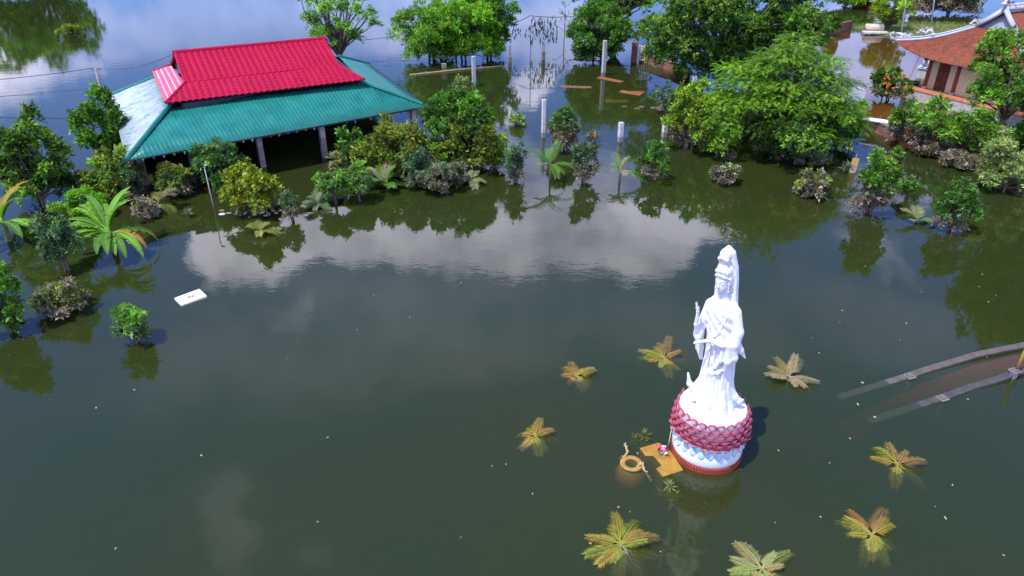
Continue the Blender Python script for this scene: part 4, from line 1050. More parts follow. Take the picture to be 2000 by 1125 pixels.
rosette('spiky_plant', 1254, 856, [(.07, .06, -.01), (-.16, .02, -.10), (.02, -.12, -.12)], .24, 'submerged three headed spiky plant left of the pedestal', 85, (.17, .19, .05), w=.045)
rosette('spiky_plant', 1306, 956, [(.02, .05, .02), (-.12, -.02, -.12), (.1, -.12, -.14)], .24, 'spiky plant with one pale head above water below the ochre slab', 86, (.24, .28, .10), w=.035)
rosette('spiky_plant', 1575, 60, [(-.3, 0, .4), (.5, .1, .3), (1.1, 0, .35)], .8, 'strap leaved plants left of the small cypress', 87, (.12, .17, .05), w=.10)
# --- bananas and palms
banana(224, 492, 1.85, 27, 'larger banana plant with arching torn leaves and orange dead ones', 90)
banana(18, 470, 1.75, 17, 'banana plant at the left edge with one leaf pointing straight up', 91)
G1_ = [(.12, .25, .03), (.15, .30, .04), (.09, .20, .03)]
Gy = [(.24, .26, .05), (.16, .22, .04), (.30, .28, .07)]
gp = 'young palms along the drowned path'
palm('palm', 1074, 352, 1.05, 11, 'young palm with a thin trunk and yellow lower leaf, left of two between the posts', 100, G1_, (0, 85), (30, 80), .75, .34, group=gp)
palm('palm', 1210, 356, .95, 10, 'young palm with pale lower fronds, right of two between the posts', 101, [(.10, .22, .035), (.16, .27, .06)], (0, 85), (30, 70), .55, .32, group=gp, dead=3)
palm('palm', 757, 370, 1.0, 12, 'young palm with broad upright fronds before the olive yellow bush', 102, [(.10, .25, .025), (.13, .28, .03)], (0, 85), (25, 60), .30, .40, 0.043, group=gp, dead=3)
palm('palm', 920, 360, .72, 6, 'small pale drooping palm below the yellowish bush', 103, [(.24, .27, .12), (.30, .31, .15)], (15, 50), (50, 90), .20, .34, 0.037, group=gp)
palm('palm', 1790, 434, .62, 8, 'low pale palm crown beside the crooked shrub at the right', 104, [(.17, .24, .07), (.26, .28, .11)], (15, 70), (30, 60), .10, .32, 0.031, group=gp)
palm('palm', 510, 456, .62, 7, 'small yellow edged palm alone before the amber bush', 105, Gy, (10, 70), (50, 80), .12, .34, 0.037, group=gp)
palm('palm', 622, 404, .75, 9, 'pale green palm with one bleached frond under the umbrella trees', 106, [(.20, .26, .14), (.14, .21, .09)], (0, 85), (40, 80), .15, .34, 0.037, group=gp)
palm('palm', 312, 412, .95, 12, 'palm with orange brown and bleached fronds below the pavilion corner', 107, [(.15, .20, .03), (.24, .19, .03), (.28, .20, .06)], (0, 70), (60, 110), .30, .36, 0.031, group=gp, dead=4)
YO = [(.34, .29, .045), (.37, .275, .05), (.27, .30, .04), (.34, .21, .06)]
gs = 'drowned palm crowns around the statue'
for (px, yb, L, nf, seed, cols, lab) in (
        (1296, 700, .58, 19, 110, YO, 'wide olive drowned palm crown behind the statue to its left'),
        (1126, 736, .42, 12, 111, YO, 'smallest drowned palm crown, furthest left behind the statue'),
        (1540, 742, .58, 15, 112, [(.34, .26, .12), (.26, .24, .07), (.38, .30, .16)], 'dry tan palm crown standing highest above water right of the statue'),
        (1046, 852, .50, 14, 113, YO, 'drowned palm crown with floating bits, left of the ochre urn'),
        (1212, 1064, .62, 24, 114, YO + [(.18, .26, .03)], 'fullest drowned palm crown strewn with pink bits at the bottom'),
        (1487, 1112, .60, 20, 115, [(.34, .36, .14), (.28, .33, .08), (.36, .30, .12)], 'pale drowned palm crown cut by the bottom edge'),
        (1702, 1046, .60, 18, 116, YO + [(.36, .20, .05)], 'drowned palm crown with an orange frond at lower right'),
        (1752, 908, .54, 10, 117, YO, 'sparse drowned palm crown at right with four long fronds')):
    palm('palm', px, yb, L * 1.14, nf, lab, seed, cols, (-15, 30) if seed != 112 else (-5, 50), (0, 55), .03 if seed != 112 else .12, .215, .015, 'palm', gs, nle=27, dead=1 if seed in (114, 116) else 0, vang=.15)
# ------------------------------------------------------------------ concrete posts, poles, wires
def post(px, yb, yt, label, w=.19, col=(.52, .50, .48), rebar=4, tall=0, group='concrete posts standing in the flood', dark=False):
    H = hgt(yb, yt); p = P(px, yb); root = empty('concrete_post', p, label, 'post', group, rz=R(20))
    b = MB(); b.box((0, 0, (H - 1.6) / 2), (w, w, H + 1.6), col); b.box((0, 0, .13), (w + .004, w + .004, .26), tuple(c * .45 for c in col)); b.build('shaft', CONC, root, bevel=.015)
    for i in range(rebar):
        b = MB(); sx, sy = [(-1, -1), (1, -1), (1, 1), (-1, 1)][i]; h_ = (.28 if not tall else tall) * (.7 + .3 * ((i * 37) % 5) / 4)
        b.tube([(sx * w * .28, sy * w * .28, H - .02), (sx * w * .30, sy * w * .28, H + h_)], .012, 5, (.10, .06, .045)); b.build('rebar', BARK, root)
    return root
WH = (.62, .60, .60)
post(1061, 267, 194, 'tall whitish concrete post beside the mud coated shrub', col=WH, rebar=2)
post(1178, 148, 79, 'tall grey concrete post in front of the round bushy tree', w=.25, col=(.45, .44, .42), rebar=0)
post(926, 168, 110, 'grey concrete post behind the dense dark bush', w=.24, col=(.42, .42, .42), rebar=0)
post(1211, 275, 239, 'short whitish concrete post with two bars, left of two by the yellow green bush', w=.24, col=WH, rebar=2)
post(1297, 266, 235, 'short whitish concrete post touching the yellow green bush', w=.24, col=WH, rebar=2)
post(1353, 182, 149, 'whitish concrete post rising behind the yellow green bush', w=.26, col=WH, rebar=0)
post(996, 129, 110, 'brown stained post with rebar, left of two in open water', w=.22, col=(.24, .20, .13), tall=1.0)
post(1061, 123, 100, 'brown stained post with rebar and a caught weed, right of two in open water', w=.24, col=(.22, .19, .13), tall=.7)
post(868, 139, 124, 'stubby brown post at the end of the floating bamboo', w=.30, col=(.27, .22, .19), rebar=0)
# utility pole and its wires at the upper left
up_ = P(199, 186); uh = hgt(186, 133)
UP = empty('utility_pole', up_, 'grey concrete utility pole leaning at the back left corner of the pavilion', 'utility pole')
top = np.array((atx(187, 186, uh) - up_[0], 0, uh)); b = MB(); b.tube([(0, 0, -1.2), tuple(top)], [.13, .09], 10, (.26, .25, .24)); b.build('shaft', CONC, UP, smooth=True)
b = MB(); b.box(tuple(top + (0, 0, -.06)), (.55, .08, .08), (.2, .2, .2)); b.build('crossarm', CONC, UP)
def wire(name_lab, pts, sag=.4, r=.022):
    pts = [np.array(q, float) for q in pts]; V = []
    for i in range(len(pts) - 1):
        for k in range(13):
            t = k / 12; q = pts[i] * (1 - t) + pts[i + 1] * t; q[2] -= sag * 4 * t * (1 - t); V.append(q)
    b = MB(); b.tube(V, r, 5, (.05, .05, .055)); o = b.build('power_line', PAINT, origin=V[0]); tag(o, name_lab, 'cable'); return o
tw = up_ + top
yw = up_[1]
wire('black cable from the utility pole out to the left edge', [tw - (.2, 0, 0), (atx(-60, 186, uh) - 1, yw - 1.5, uh - .6)], .15)
wire('black cable from the utility pole to the ridge of the crimson roof', [tw + (.2, 0, 0), tuple(g1 + (-.05, .3, 0))], .35)
wire('lower cable crossing the blue water at the left edge', [(atx(-60, 240, 1.6), P(0, 240)[1] - .5, 1.6), (atx(180, 226, 1.7), P(0, 226)[1], 1.7)], .1, .018)
wire('thin cable between the pavilion and the wading trees', [(atx(700, 128, 1.9), P(0, 128)[1], 1.9), (atx(800, 119, 2.2), P(0, 119)[1], 2.2)], .1, .02)
wire('cable sagging low over the water to the wading trees', [(atx(725, 140, .8), P(0, 140)[1], .8), (atx(800, 138, .8), P(0, 138)[1], .8)], .05, .02)
wire('thin cable strung with dead weed behind the brown posts', [(atx(975, 108, 2.2), P(0, 108)[1], 2.2), (atx(1035, 104, 3.0), P(0, 104)[1], 3.0), (atx(1130, 104, 3.0), P(0, 104)[1], 3.0)], .12, .03)
def weeds():
    rng = np.random.default_rng(8); Y = P(0, 104)[1]; V = []; cl = []
    for (x0, x1, h0, h1, n) in ((1035, 1090, 1.0, 3.1, 150), (1000, 1035, 1.4, 2.2, 30)):
        c = np.stack([np.array([atx(q, 104, 2) for q in rng.uniform(x0, x1, n)]), Y + .1 * rng.normal(size=n), rng.uniform(h0, h1, n)], 1)
        a = norm_(np.stack([.3 * rng.normal(size=n), .2 * rng.normal(size=n), -np.ones(n)], 1)); V.append(leaf_quads(c, a, norm_(rng.normal(size=(n, 3))), .25 + .35 * rng.random(n), np.full(n, .10))); cl.append(jit(rng, (.09, .06, .045), n, .3))
    o = quads('dead_vine', np.concatenate(V), np.concatenate(cl), LEAF); tag(o, 'dead brown climbing weed hanging from the cable behind the brown posts', 'dead vine')
weeds()
b = MB(); q = P(1036, 131); hq = hgt(131, 48); b.tube([(0, 0, -1), (0, 0, hq)], .03, 6, (.10, .10, .10)); o = b.build('thin_rod', PAINT); o.location = tuple(q); tag(o, 'thin dark upright rod between the two brown stained posts', 'rod')
def twigtree(px, yb, yt, label, seed):
    rng = np.random.default_rng(seed); H = hgt(yb, yt); root = empty('dead_sapling', P(px, yb), label, 'dead sapling'); b = MB(); V = []
    b.tube([(0, 0, -1), (.05, 0, H * .5), (0, 0, H)], [.05, .035, .012], 6, (.12, .09, .08))
    for i in range(14):
        z = H * (.25 + .7 * rng.random()); a = rng.random() * 6.28; l = H * .22 * (1.2 - z / H); b.tube([(.03, 0, z), (l * math.cos(a), l * math.sin(a), z + l * .8)], [.02, .006], 4, (.12, .09, .08), False); V.append((l * math.cos(a), l * math.sin(a), z + l * .8))
    b.build('trunk', BARK, root); V = np.array(V).repeat(3, 0); n = len(V)
    quads('leaves', leaf_quads(V, norm_(rng.normal(size=(n, 3))), norm_(rng.normal(size=(n, 3))), .2 + .2 * rng.random(n), np.full(n, .08)), jit(rng, (.12, .16, .04), n), LEAF, root)
twigtree(1101, 84, 2, 'leafless thin sapling left of the round bushy tree', 120)
# lamp pole in front of the pavilion
lp = P(415, 404); lh = hgt(404, 331); LPO = empty('lamp_pole', lp, 'slim grey lamp pole leaning left before the grey green bush', 'lamp post')
tp = np.array((atx(400, 404, lh) - lp[0], 0, lh)); b = MB(); b.tube([(.06, 0, -1), tuple(tp)], [.032, .022], 8, (.30, .31, .32)); b.build('shaft', PAINT, LPO, smooth=True)
b = MB(); b.tube([tuple(tp), tuple(tp + (.0, 0, .10)), tuple(tp + (.03, -.01, .18))], .016, 6, (.4, .4, .4)); b.build('arm', PAINT, LPO)
b = MB(); b.ball(tp + (.09, -.03, .20), (.09, .05, .03), (.34, .36, .38), 10, 6); b.build('lamp_head', PAINT, LPO, smooth=True)
# tall thin poles at the upper right
def tallpole(px, yb, xt, Htop, label):
    p = P(px, yb); root = empty('tall_pole', p, label, 'pole', 'tall grey poles by the temple'); x1 = (xt - 1000) / FPX * depth(p[1], Htop) - p[0]
    b = MB(); b.tube([(0, 0, -.5), (x1 * .5, 0, Htop * .5), (x1, 0, Htop)], [.075, .06, .045], 8, (.48, .49, .52)); b.build('shaft', PAINT, root, smooth=True)
    b = MB(); b.lathe([(.13, -.1), (.13, .12), (.09, .18)], 10, col=(.3, .3, .3)); b.build('base', CONC, root)
tallpole(1761, 70, 1778, 6.2, 'tall thin grey pole rising beside the curled roof tip')
tallpole(1819, 56, 1834, 6.5, 'tall thin grey pole standing on the grassy mound')
tallpole(1911, 40, 1926, 6.0, 'tall thin dark pole behind the white hip ridge of the temple')
tallpole(1586, 78, 1598, 6.0, 'thin grey pole behind the largest dark tree, left of the cypress')
# floating bamboo
b = MB(); q0, q1 = P(800, 147), P(985, 130); b.tube([q0 + (0, 0, .02), (q0 + q1) / 2 + (.1, .2, .05), q1 + (0, 0, .03)], [.07, .07, .05], 7, (.30, .22, .12)); o = b.build('bamboo_pole', WOOD, smooth=True, origin=(q0 + q1) / 2); tag(o, 'long floating bamboo pole before the three wading trees', 'bamboo pole')

# ------------------------------------------------------------------ brick walls, gate, boards
def wall(name, pts, h, th, label, mat=BRICK, cap=None, cat='wall', base=-1.2, col=(.5, .5, .5)):
    pts = [np.array(p[:2], float) for p in pts]; root = empty(name, (*pts[0], 0), label, cat); hs = [h] * len(pts) if np.isscalar(h) else h
    b = MB(); c2 = MB()
    for i in range(len(pts) - 1):
        a, d = pts[i] - pts[0], pts[i + 1] - pts[0]; n = unit(d - a); w = np.array((-n[1], n[0])) * th / 2
        b.prism([a - w, d - w, d + w, a + w], base, [hs[i], hs[i + 1], hs[i + 1], hs[i]], col); w2 = w * 1.25
        if cap: c2.prism([a - w2, d - w2, d + w2, a + w2], [hs[i] + .003, hs[i + 1] + .003, hs[i + 1] + .003, hs[i] + .003], [hs[i] + .063, hs[i + 1] + .063, hs[i + 1] + .063, hs[i] + .063], cap)
    b.build('brickwork', mat, root)
    if cap: c2.build('coping', CONC, root)
    return root
wall('brick_wall', [P(1250, 118), P(1276, 127), P(1300, 135), P(1345, 152)], .62, .22, 'red brick wall running under the largest dark tree', cap=(.20, .16, .14))
wall('brick_wall', [P(1276, 116), P(1318, 106)], .55, .22, 'second brick wall behind, joining at the corner under the largest tree', cap=(.18, .15, .14))
gt = empty('gate', P(1243, 122), 'white barred gate hung on a red brick pillar beside the brick wall', 'gate')
b = MB(); b.box((-.22, 0, .25), (.42, .42, 2.6), (.27, .10, .07)); b.build('pillar', CONC, gt)
b = MB()
for i in range(5): b.tube([(.15 + i * .16, .02, .1), (.15 + i * .16, .02, 1.35)], .022, 6, (.7, .7, .72))
for z in (.2, .75, 1.3): b.tube([(.08, .02, z), (.90, .02, z)], .025, 6, (.7, .7, .72))
b.build('bars', PAINT, gt)
b = MB(); q = P(1257, 96, .6); b.ball((0, 0, 0), (.22, .2, .3), (.75, .55, .05)); b.ball((.02, -.05, -.35), (.16, .15, .3), (.7, .68, .66)); b.ball((.1, -.12, -.1), (.1, .08, .12), (.6, .05, .08)); o = b.build('shrine_bundle', PAINT, smooth=True); o.location = tuple(q); tag(o, 'small yellow and white bundle hanging above the brick wall by the gate', 'bundle')
wall('brick_wall', [P(1588, 74), P(1622, 66), P(1661, 57)], .75, .25, 'dark purplish brick wall behind the small cypress', cap=(.16, .09, .09))
w_ = wall('brick_wall', [P(1690, 248), P(1722, 262), P(1752, 275)], .55, .3, 'low brick wall left of the long leaved bush', cap=(.22, .15, .13))
b = MB(); b.ball((0, 0, 0), (.85, .28, .10), (.80, .80, .84), 14, 8, Matrix.Rotation(R(-30), 3, 'Z')); b.ball((.45, -.26, -.03), (.35, .22, .09), (.74, .75, .80), 10, 6); o = b.build('plastic_sheet', PAINT, smooth=True); o.location = tuple(P(1716, 236, .66)); tag(o, 'crumpled white plastic sheet lying on the low brick wall', 'plastic sheet')
st = empty('stone_stele', P(1668, 208), 'pale bluish arched stone stele at the right side of the flame tree', 'stele')
b = MB(); V = [(-.5, -.9), (.5, -.9), (.5, .9), (.36, 1.12), (.0, 1.22), (-.36, 1.12), (-.5, .9)]
b.add([(x, -.09, z) for x, z in V] + [(x, .09, z) for x, z in V], [tuple(range(7)), tuple(range(13, 6, -1))] + [(i, 7 + i, 7 + (i + 1) % 7, (i + 1) % 7) for i in range(7)], (.50, .53, .60)); o = b.build('slab', CONC, st, bevel=.02)
b = MB(); b.box((0, -.10, .25), (.62, .02, .9), (.36, .40, .50)); b.build('panel', CONC, st)
st.rotation_euler = (0, 0, R(-25))
def board(px, py, L, W, az, label, col=(.27, .09, .03), dz=.01, extra=None):
    root = MB(); M = Matrix.Rotation(az, 3, 'Z') @ Matrix.Rotation(R(2), 3, 'Y')
    root.box((0, 0, 0), (L, W, .05), col, M)
    if extra: root.box(tuple(M @ Vector(extra)), (L * .6, W * .8, .05), tuple(c * .8 for c in col), M @ Matrix.Rotation(R(35), 3, 'Z'))
    o = root.build('floating_board', WOOD, bevel=.01); q = P(px, py); o.location = (q[0], q[1], dz); tag(o, label, 'board', 'orange boards floating by the far post'); return o
board(1192, 156, 2.0, .55, R(-38), 'orange plank floating by the foot of the tall grey post')
board(1133, 171, 1.6, .50, R(5), 'orange brown plank floating left of the tall grey post', (.22, .09, .045), .02)
board(1112, 169, 1.3, .6, R(15), 'dull half sunk brown plank left of the orange brown one', (.20, .09, .05), -.02)
board(1232, 182, 1.5, .55, R(-30), 'forked orange board floating between the post and the sparse sapling', (.26, .10, .035), .015, (.35, .35, .03))
board(1205, 195, 1.6, .7, R(8), 'sunken yellow brown board below the forked orange one', (.35, .24, .06), -.09)
b = MB()
rng = np.random.default_rng(3)
for i in range(16): b.ball(rng.normal(size=3) * np.array((.9, .4, .04)), (.25, .16, .07), (.14, .09, .08), 6, 4)
o = b.build('debris_heap', WOOD, smooth=True); o.location = tuple(P(1300, 211)); tag(o, 'dark raft of drifted litter at the foot of the sparse sapling', 'debris')
b = MB()
for i in range(26): b.ball(rng.normal(size=3) * np.array((.55, .18, .02)), (.13 * rng.random() + .05, .09, .035), [(.34, .26, .18), (.62, .60, .58), (.28, .17, .10)][i % 3], 6, 4)
o = b.build('debris_heap', WOOD, smooth=True); o.location = tuple(P(488, 416)); tag(o, 'drifted litter with white scraps around the amber bush', 'debris')
b = MB()
for i in range(30): b.ball(rng.normal(size=3) * np.array((.9, .22, .04)), (.2 * rng.random() + .06, .10, .05), [(.09, .055, .05), (.14, .09, .08)][i % 2], 6, 4)
o = b.build('debris_heap', WOOD, smooth=True); o.location = tuple(P(1138, 117)); tag(o, 'dark raft of drifted twigs left of the round bushy tree', 'debris')
for (px, py, rx, ry, lab, dz) in ((1100, 168, 1.6, .5, 'a', -.10), (1090, 203, 1.3, .45, 'b', -.10), (1150, 222, 1.1, .4, 'b', -.10), (1240, 228, 1.8, .45, 'b', -.10)):
    pass

# ------------------------------------------------------------------ foam board, leaves and scraps on the water
fb = empty('foam_board', P(373, 583), 'white foam board with a brown stain floating alone at left', 'foam board')
b = MB(); b.box((0, 0, .02), (.86, .62, .10), (.72, .69, .62)); b.build('slab', PAINT, fb, bevel=.012); fb.rotation_euler = (R(1.5), R(-2), R(43))
b = MB()
for i in range(26): a = rng.normal(size=2); b.lathe([(.03 + .03 * rng.random(), 0), (.012, .004)], 7, (a[0] * .045, a[1] * .035, .071 + i * .0004), [(.42, .30, .19), (.26, .20, .14), (.50, .40, .28)][i % 3])
b.build('stain', PAINT, fb)
def leafmesh(name, col, s, seed):
    rng = np.random.default_rng(seed); b = MB(); n = 9; V = [(0, 0, .012)]
    for k in range(n): a = 6.283 * k / n; r = s * (.6 + .4 * abs(math.cos(a))) * (.8 + .4 * rng.random()); V.append((r * math.cos(a), r * .55 * math.sin(a), .006 + .02 * rng.random()))
    V2 = [(x * .9, y * .9, z - .016) for x, y, z in V]
    b.add(V + V2, [(0, k + 1, (k + 1) % n + 1) for k in range(n)] + [(n + 1, n + 2 + (k + 1) % n, n + 2 + k) for k in range(n)] + [(k + 1, n + 2 + k, n + 2 + (k + 1) % n, (k + 1) % n + 1) for k in range(n)], col)
    return b.build(name, PAINT)
def scatter(name, col, s, spots, label, cat, group, seed):
    rng = np.random.default_rng(seed); o0 = leafmesh(name, col, s, seed)
    for i, (x, y) in enumerate(spots):
        o = o0 if i == 0 else o0.copy()
        if i: COL.objects.link(o)
        o.location = tuple(P(x, y) + (0, 0, .002)); o.rotation_euler = (0, 0, rng.random() * 6.28); q = .7 + .6 * rng.random(); o.scale = (q, q, 1)
        tag(o, label, cat, group)
scatter('floating_leaf', (.44, .40, .29), .023, [(262, 762), (900, 553), (988, 907), (1175, 432), (1362, 518), (1585, 660), (1520, 880), (1690, 520), (1727, 468), (1800, 570), (1945, 577), (1930, 590), (1918, 536), (1840, 470), (1770, 632), (1640, 630), (1758, 664), (800, 620), (730, 577), (1110, 520), (1620, 905), (1826, 990), (1960, 1085), (1602, 1010), (1860, 948), (1400, 700), (1870, 770), (1928, 698), (1890, 780), (560, 700), (1230, 1000), (620, 1020), (900, 1050), (1040, 965)], 'tiny pale leaf scrap floating on open water', 'leaf', 'leaf scraps on the water', 1)
scatter('floating_leaf', (.48, .20, .15), .032, [(961, 911), (1464, 513), (1208, 991), (1514, 1021), (1660, 857), (1290, 1078), (1153, 1062), (1645, 607), (1912, 560), (1600, 690), (1245, 886)], 'reddish pink petal scrap floating on open water', 'petal', 'petal scraps on the water', 2)
scatter('floating_leaf', (.38, .38, .15), .040, [(697, 645), (188, 797), (640, 855), (393, 890), (226, 1072), (1708, 815), (1684, 748), (1846, 1012), (1675, 790)], 'yellowish curled leaf floating on open water', 'leaf', 'curled leaves on the water', 3)

# ------------------------------------------------------------------ before the statue: sunken ledge, urn, bouquet
pts = [P(x, y, -.06) for x, y in ((1249, 879), (1286, 868), (1310, 886), (1334, 922), (1294, 935), (1281, 919), (1292, 913), (1276, 894), (1260, 894))]
o_ = sum(pts) / len(pts); b = MB(); b.prism([tuple((p - o_)[:2]) for p in pts], -.85, .007, (.36, .20, .030)); led = b.build('altar_ledge', CONC, bevel=.006); led.location = (o_[0], o_[1], 0)
tag(led, 'ochre stepped altar ledge barely awash at the statue foot', 'ledge')
uo = P(1233, 908, -.05); urn = empty('incense_urn', (uo[0], uo[1], 0), 'sunken ochre incense urn with a ring rim and dragon handles', 'urn')
b = MB(); b.lathe([(.145, -.30), (.15, .0), (.165, .012), (.265, .012), (.28, -.01), (.24, -.06)], 40, col=(.36, .22, .055), capb=False, capt=False); b.build('rim', CONC, urn, smooth=True)
b = MB(); b.lathe([(.18, -1.2), (.26, -.75), (.36, -.45), (.37, -.30), (.29, -.13), (.24, -.06)], 40, col=(.60, .40, .10), capt=False); b.build('bowl', CONC, urn, smooth=True)
b = MB(); b.lathe([(.02, -.19), (.155, -.185)], 30, col=(.12, .09, .07), capb=False); b.build('ash', CONC, urn)
for (sx, sy, L) in ((-.10, .24, 1), (.20, -.16, -1)):
    b = MB()
    if L == 1: P_ = [(-.14, .04, -.12), (-.10, .02, -.04), (-.03, -.02, .02), (.04, .06, .08), (.02, .16, .14), (-.01, .22, .18)]
    else: P_ = [(-.10, .05, -.03), (-.02, .08, .05), (.04, .06, .07), (.06, -.04, .0), (.11, -.14, -.03), (.16, -.25, -.07), (.19, -.33, -.10)]
    for i, q in enumerate(P_):
        b.ball((sx + q[0], sy + q[1], q[2]), (.03, .026, .026), [(.46, .38, .28), (.36, .25, .09), (.38, .29, .16)][i % 3], 8, 6)
        b.ball((sx + q[0] + .02, sy + q[1] + .02, q[2] + .025), .016, (.60, .53, .48), 6, 4)
    b.tube([np.array((sx, sy, 0)) + q for q in P_], [.028] * len(P_), 8, (.36, .25, .10)); b.build('dragon_handle', PAINT, urn, smooth=True)
bo = P(1294, 883, .02); bq = empty('bouquet', (bo[0], bo[1], 0), 'bouquet of pink and white flowers on the ochre ledge', 'flowers')
for i in range(13):
    a = rng.random() * 6.28; r = .02 + .12 * rng.random(); b = MB(); c = np.array((r * math.cos(a) * 1.2, r * math.sin(a), .06 + .09 * rng.random())); cc = [(.62, .08, .14), (.75, .30, .36), (.78, .76, .70), (.50, .02, .08)][i % 4]
    for j in range(7): b.ball(c + rng.normal(size=3) * .02, .024, cc, 6, 4)
    b.build('flower', PAINT, bq, smooth=True)
V = np.tile(np.array((0, 0, .04)), (36, 1)) + rng.normal(size=(36, 3)) * (.07, .07, .02); quads('leaves', leaf_quads(V, norm_(rng.normal(size=(36, 3)) + (0, 0, .5)), norm_(rng.normal(size=(36, 3))), np.full(36, .09), np.full(36, .05)), jit(rng, (.20, .38, .26), 36), LEAF, bq)
b = MB(); b.lathe([(.03, -.06), (.06, 0), (.055, .06)], 12, col=(.45, .6, .6)); b.build('vase', PAINT, bq, smooth=True)
so_ = P(1305, 872, .05); b = MB(); b.tube([(0, 0, -.1), (.02, .03, .25), (.05, .08, .50)], [.012, .010, .008], 6, (.6, .55, .5)); b.ball((.05, .08, .52), .035, (.72, .6, .62)); o = b.build('incense_stick', PAINT, smooth=True); o.location = tuple(so_); tag(o, 'pale thin incense stick standing beside the bouquet', 'incense stick')

# ------------------------------------------------------------------ sunken walled path at the right
t_ = NT('path_paving'); tcn = t_.n('ShaderNodeTexCoord'); bk = t_.n('ShaderNodeTexBrick'); bk.offset = 0; bk.inputs['Scale'].default_value = 1; bk.inputs['Brick Width'].default_value = .4; bk.inputs['Row Height'].default_value = .4; bk.inputs['Mortar Size'].default_value = .008
bk.inputs['Color1'].default_value = (.46, .13, .085, 1); bk.inputs['Color2'].default_value = (.40, .11, .07, 1); bk.inputs['Mortar'].default_value = (.2, .1, .08, 1)
t_.l(tcn.outputs['Object'], bk.inputs[0]); t_.bsdf(t_.mix(t_.ramp(t_.noise(1.3, 6), .45, .75, 0, .6), bk.outputs[0], (.20, .12, .08)), .8, .2); PAVING = t_.m
FAR = [(1640, 778, -.11), (1775, 736, -.04), (1810, 724, -.02), (1880, 703, .01), (1905, 695, .04), (1940, 688, .05), (2000, 676, .03), (2120, 655, .04)]
NEAR = [(1698, 825, -.11), (1840, 779, -.04), (1900, 757, -.03), (1945, 744, .01), (1980, 731, .04), (2000, 725, .06), (2130, 690, .06)]
fa = [P(x, y, h) for x, y, h in FAR]; ne = [P(x, y, h) for x, y, h in NEAR]
wall('kerb_wall', fa, [p[2] for p in fa], .17, 'far low grey wall sinking into the flood along the red path', CONC, cap=(.11, .092, .078), base=-1.6, col=(.07, .06, .045))
wall('kerb_wall', ne, [p[2] for p in ne], .17, 'near low grey wall sinking into the flood along the red path', CONC, cap=(.068, .066, .062), base=-1.6, col=(.05, .045, .04))
poly = [tuple(p[:2]) for p in fa] + [tuple(p[:2]) for p in ne[::-1]]; po_ = np.array(poly).mean(0)
b = MB(); hz = [-.85, -.46, -.36, -.24, -.19, -.17, -.16, -.15] + [-.85, -.40, -.28, -.20, -.17, -.16, -.15][::-1]
b.prism([tuple(np.array(q) - po_) for q in poly], -1.7, hz); o = b.build('path', PAVING); o.location = (po_[0], po_[1], 0); tag(o, kind='structure')
def cappost(px, py, h, label, pole=False):
    root = empty('gate_pillar' if pole else 'capped_post', P(px, py), label, 'post'); root.rotation_euler = (0, 0, R(22))
    b = MB(); b.box((0, 0, -.7 + h / 2), (.15, .15, 1.4 + h), (.32, .30, .29)); b.build('shaft', CONC, root)
    b = MB(); b.box((0, 0, h + .02), (.25, .25, .045), (.20, .18, .17)); b.box((0, 0, h + .06), (.17, .17, .035), (.15, .135, .13)); b.build('cap', CONC, root, bevel=.008)
    return root
cappost(1776, 737, .02, 'small square capped post barely above water on the far low wall')
cappost(1840, 780, .02, 'small square capped post barely above water on the near low wall')
gpil = cappost(1977, 737, .20, 'grey stepped pillar at the right edge carrying a rusty pipe', True)
b = MB(); b.tube([(.05, .0, .25), (.14, .03, .70), (.22, .06, 1.05)], [.045, .042, .042], 10, (.42, .20, .05)); b.ball((.14, .03, .70), (.052, .052, .16), (.28, .26, .05), 10, 6); b.build('rusty_pipe', WOOD, gpil, smooth=True)

# ------------------------------------------------------------------ temple court and temple at the upper right
court = [P(x, y, -.22) for x, y in ((1592, 92), (1660, 60), (1700, 70), (1770, 70), (1860, 62), (2150, 150), (2150, 420), (1990, 330), (1870, 290), (1752, 268), (1692, 243), (1640, 235), (1600, 165))]
co = np.array([p[:2] for p in court]).mean(0)
b = MB(); b.prism([tuple(p[:2] - co) for p in court], -1.5, -.12); t_ = NT('court_paving'); bk = t_.n('ShaderNodeTexBrick'); bk.inputs['Scale'].default_value = 1; bk.inputs['Brick Width'].default_value = .4; bk.inputs['Row Height'].default_value = .4; bk.offset = 0; bk.inputs['Mortar Size'].default_value = .012
tcn = t_.n('ShaderNodeTexCoord'); t_.l(tcn.outputs['Object'], bk.inputs[0]); bk.inputs['Color1'].default_value = (.70, .24, .10, 1); bk.inputs['Color2'].default_value = (.64, .21, .09, 1); bk.inputs['Mortar'].default_value = (.36, .17, .10, 1)
t_.bsdf(t_.mix(t_.ramp(t_.noise(.9, 6), .5, .8, 0, .5), bk.outputs[0], (.40, .24, .12)), .8, .2); o = b.build('courtyard', t_.m); o.location = (co[0], co[1], 0); tag(o, kind='structure')
# grassy mound with a white stone edge
mp_ = P(1840, 62); gm = MB(); n = 40; V = []; F = []
for j in range(9):
    for k in range(n):
        a = 6.283 * k / n; r = j / 8; V.append((9.0 * r * math.cos(a) * (1 + .12 * math.sin(3 * a)), 6.0 * r * math.sin(a), .42 * (1 - r ** 2) + .04 * math.sin(5 * a + 3 * r) - .12))
for j in range(8): F += [(j * n + k, j * n + (k + 1) % n, (j + 1) * n + (k + 1) % n, (j + 1) * n + k) for k in range(n)]
t_ = NT('mound_soil'); t_.bsdf(t_.mix(t_.ramp(t_.noise(1.2, 6), .4, .65, 0, 1), (.10, .15, .035), (.24, .18, .09)), .95, .1)
gm.add(V, F); o = gm.build('mound', t_.m, smooth=True); o.location = (mp_[0], mp_[1], 0); tag(o, kind='structure')
rng = np.random.default_rng(21); n = 5000; a = rng.random(n) * 6.283; r = rng.random(n) ** .5
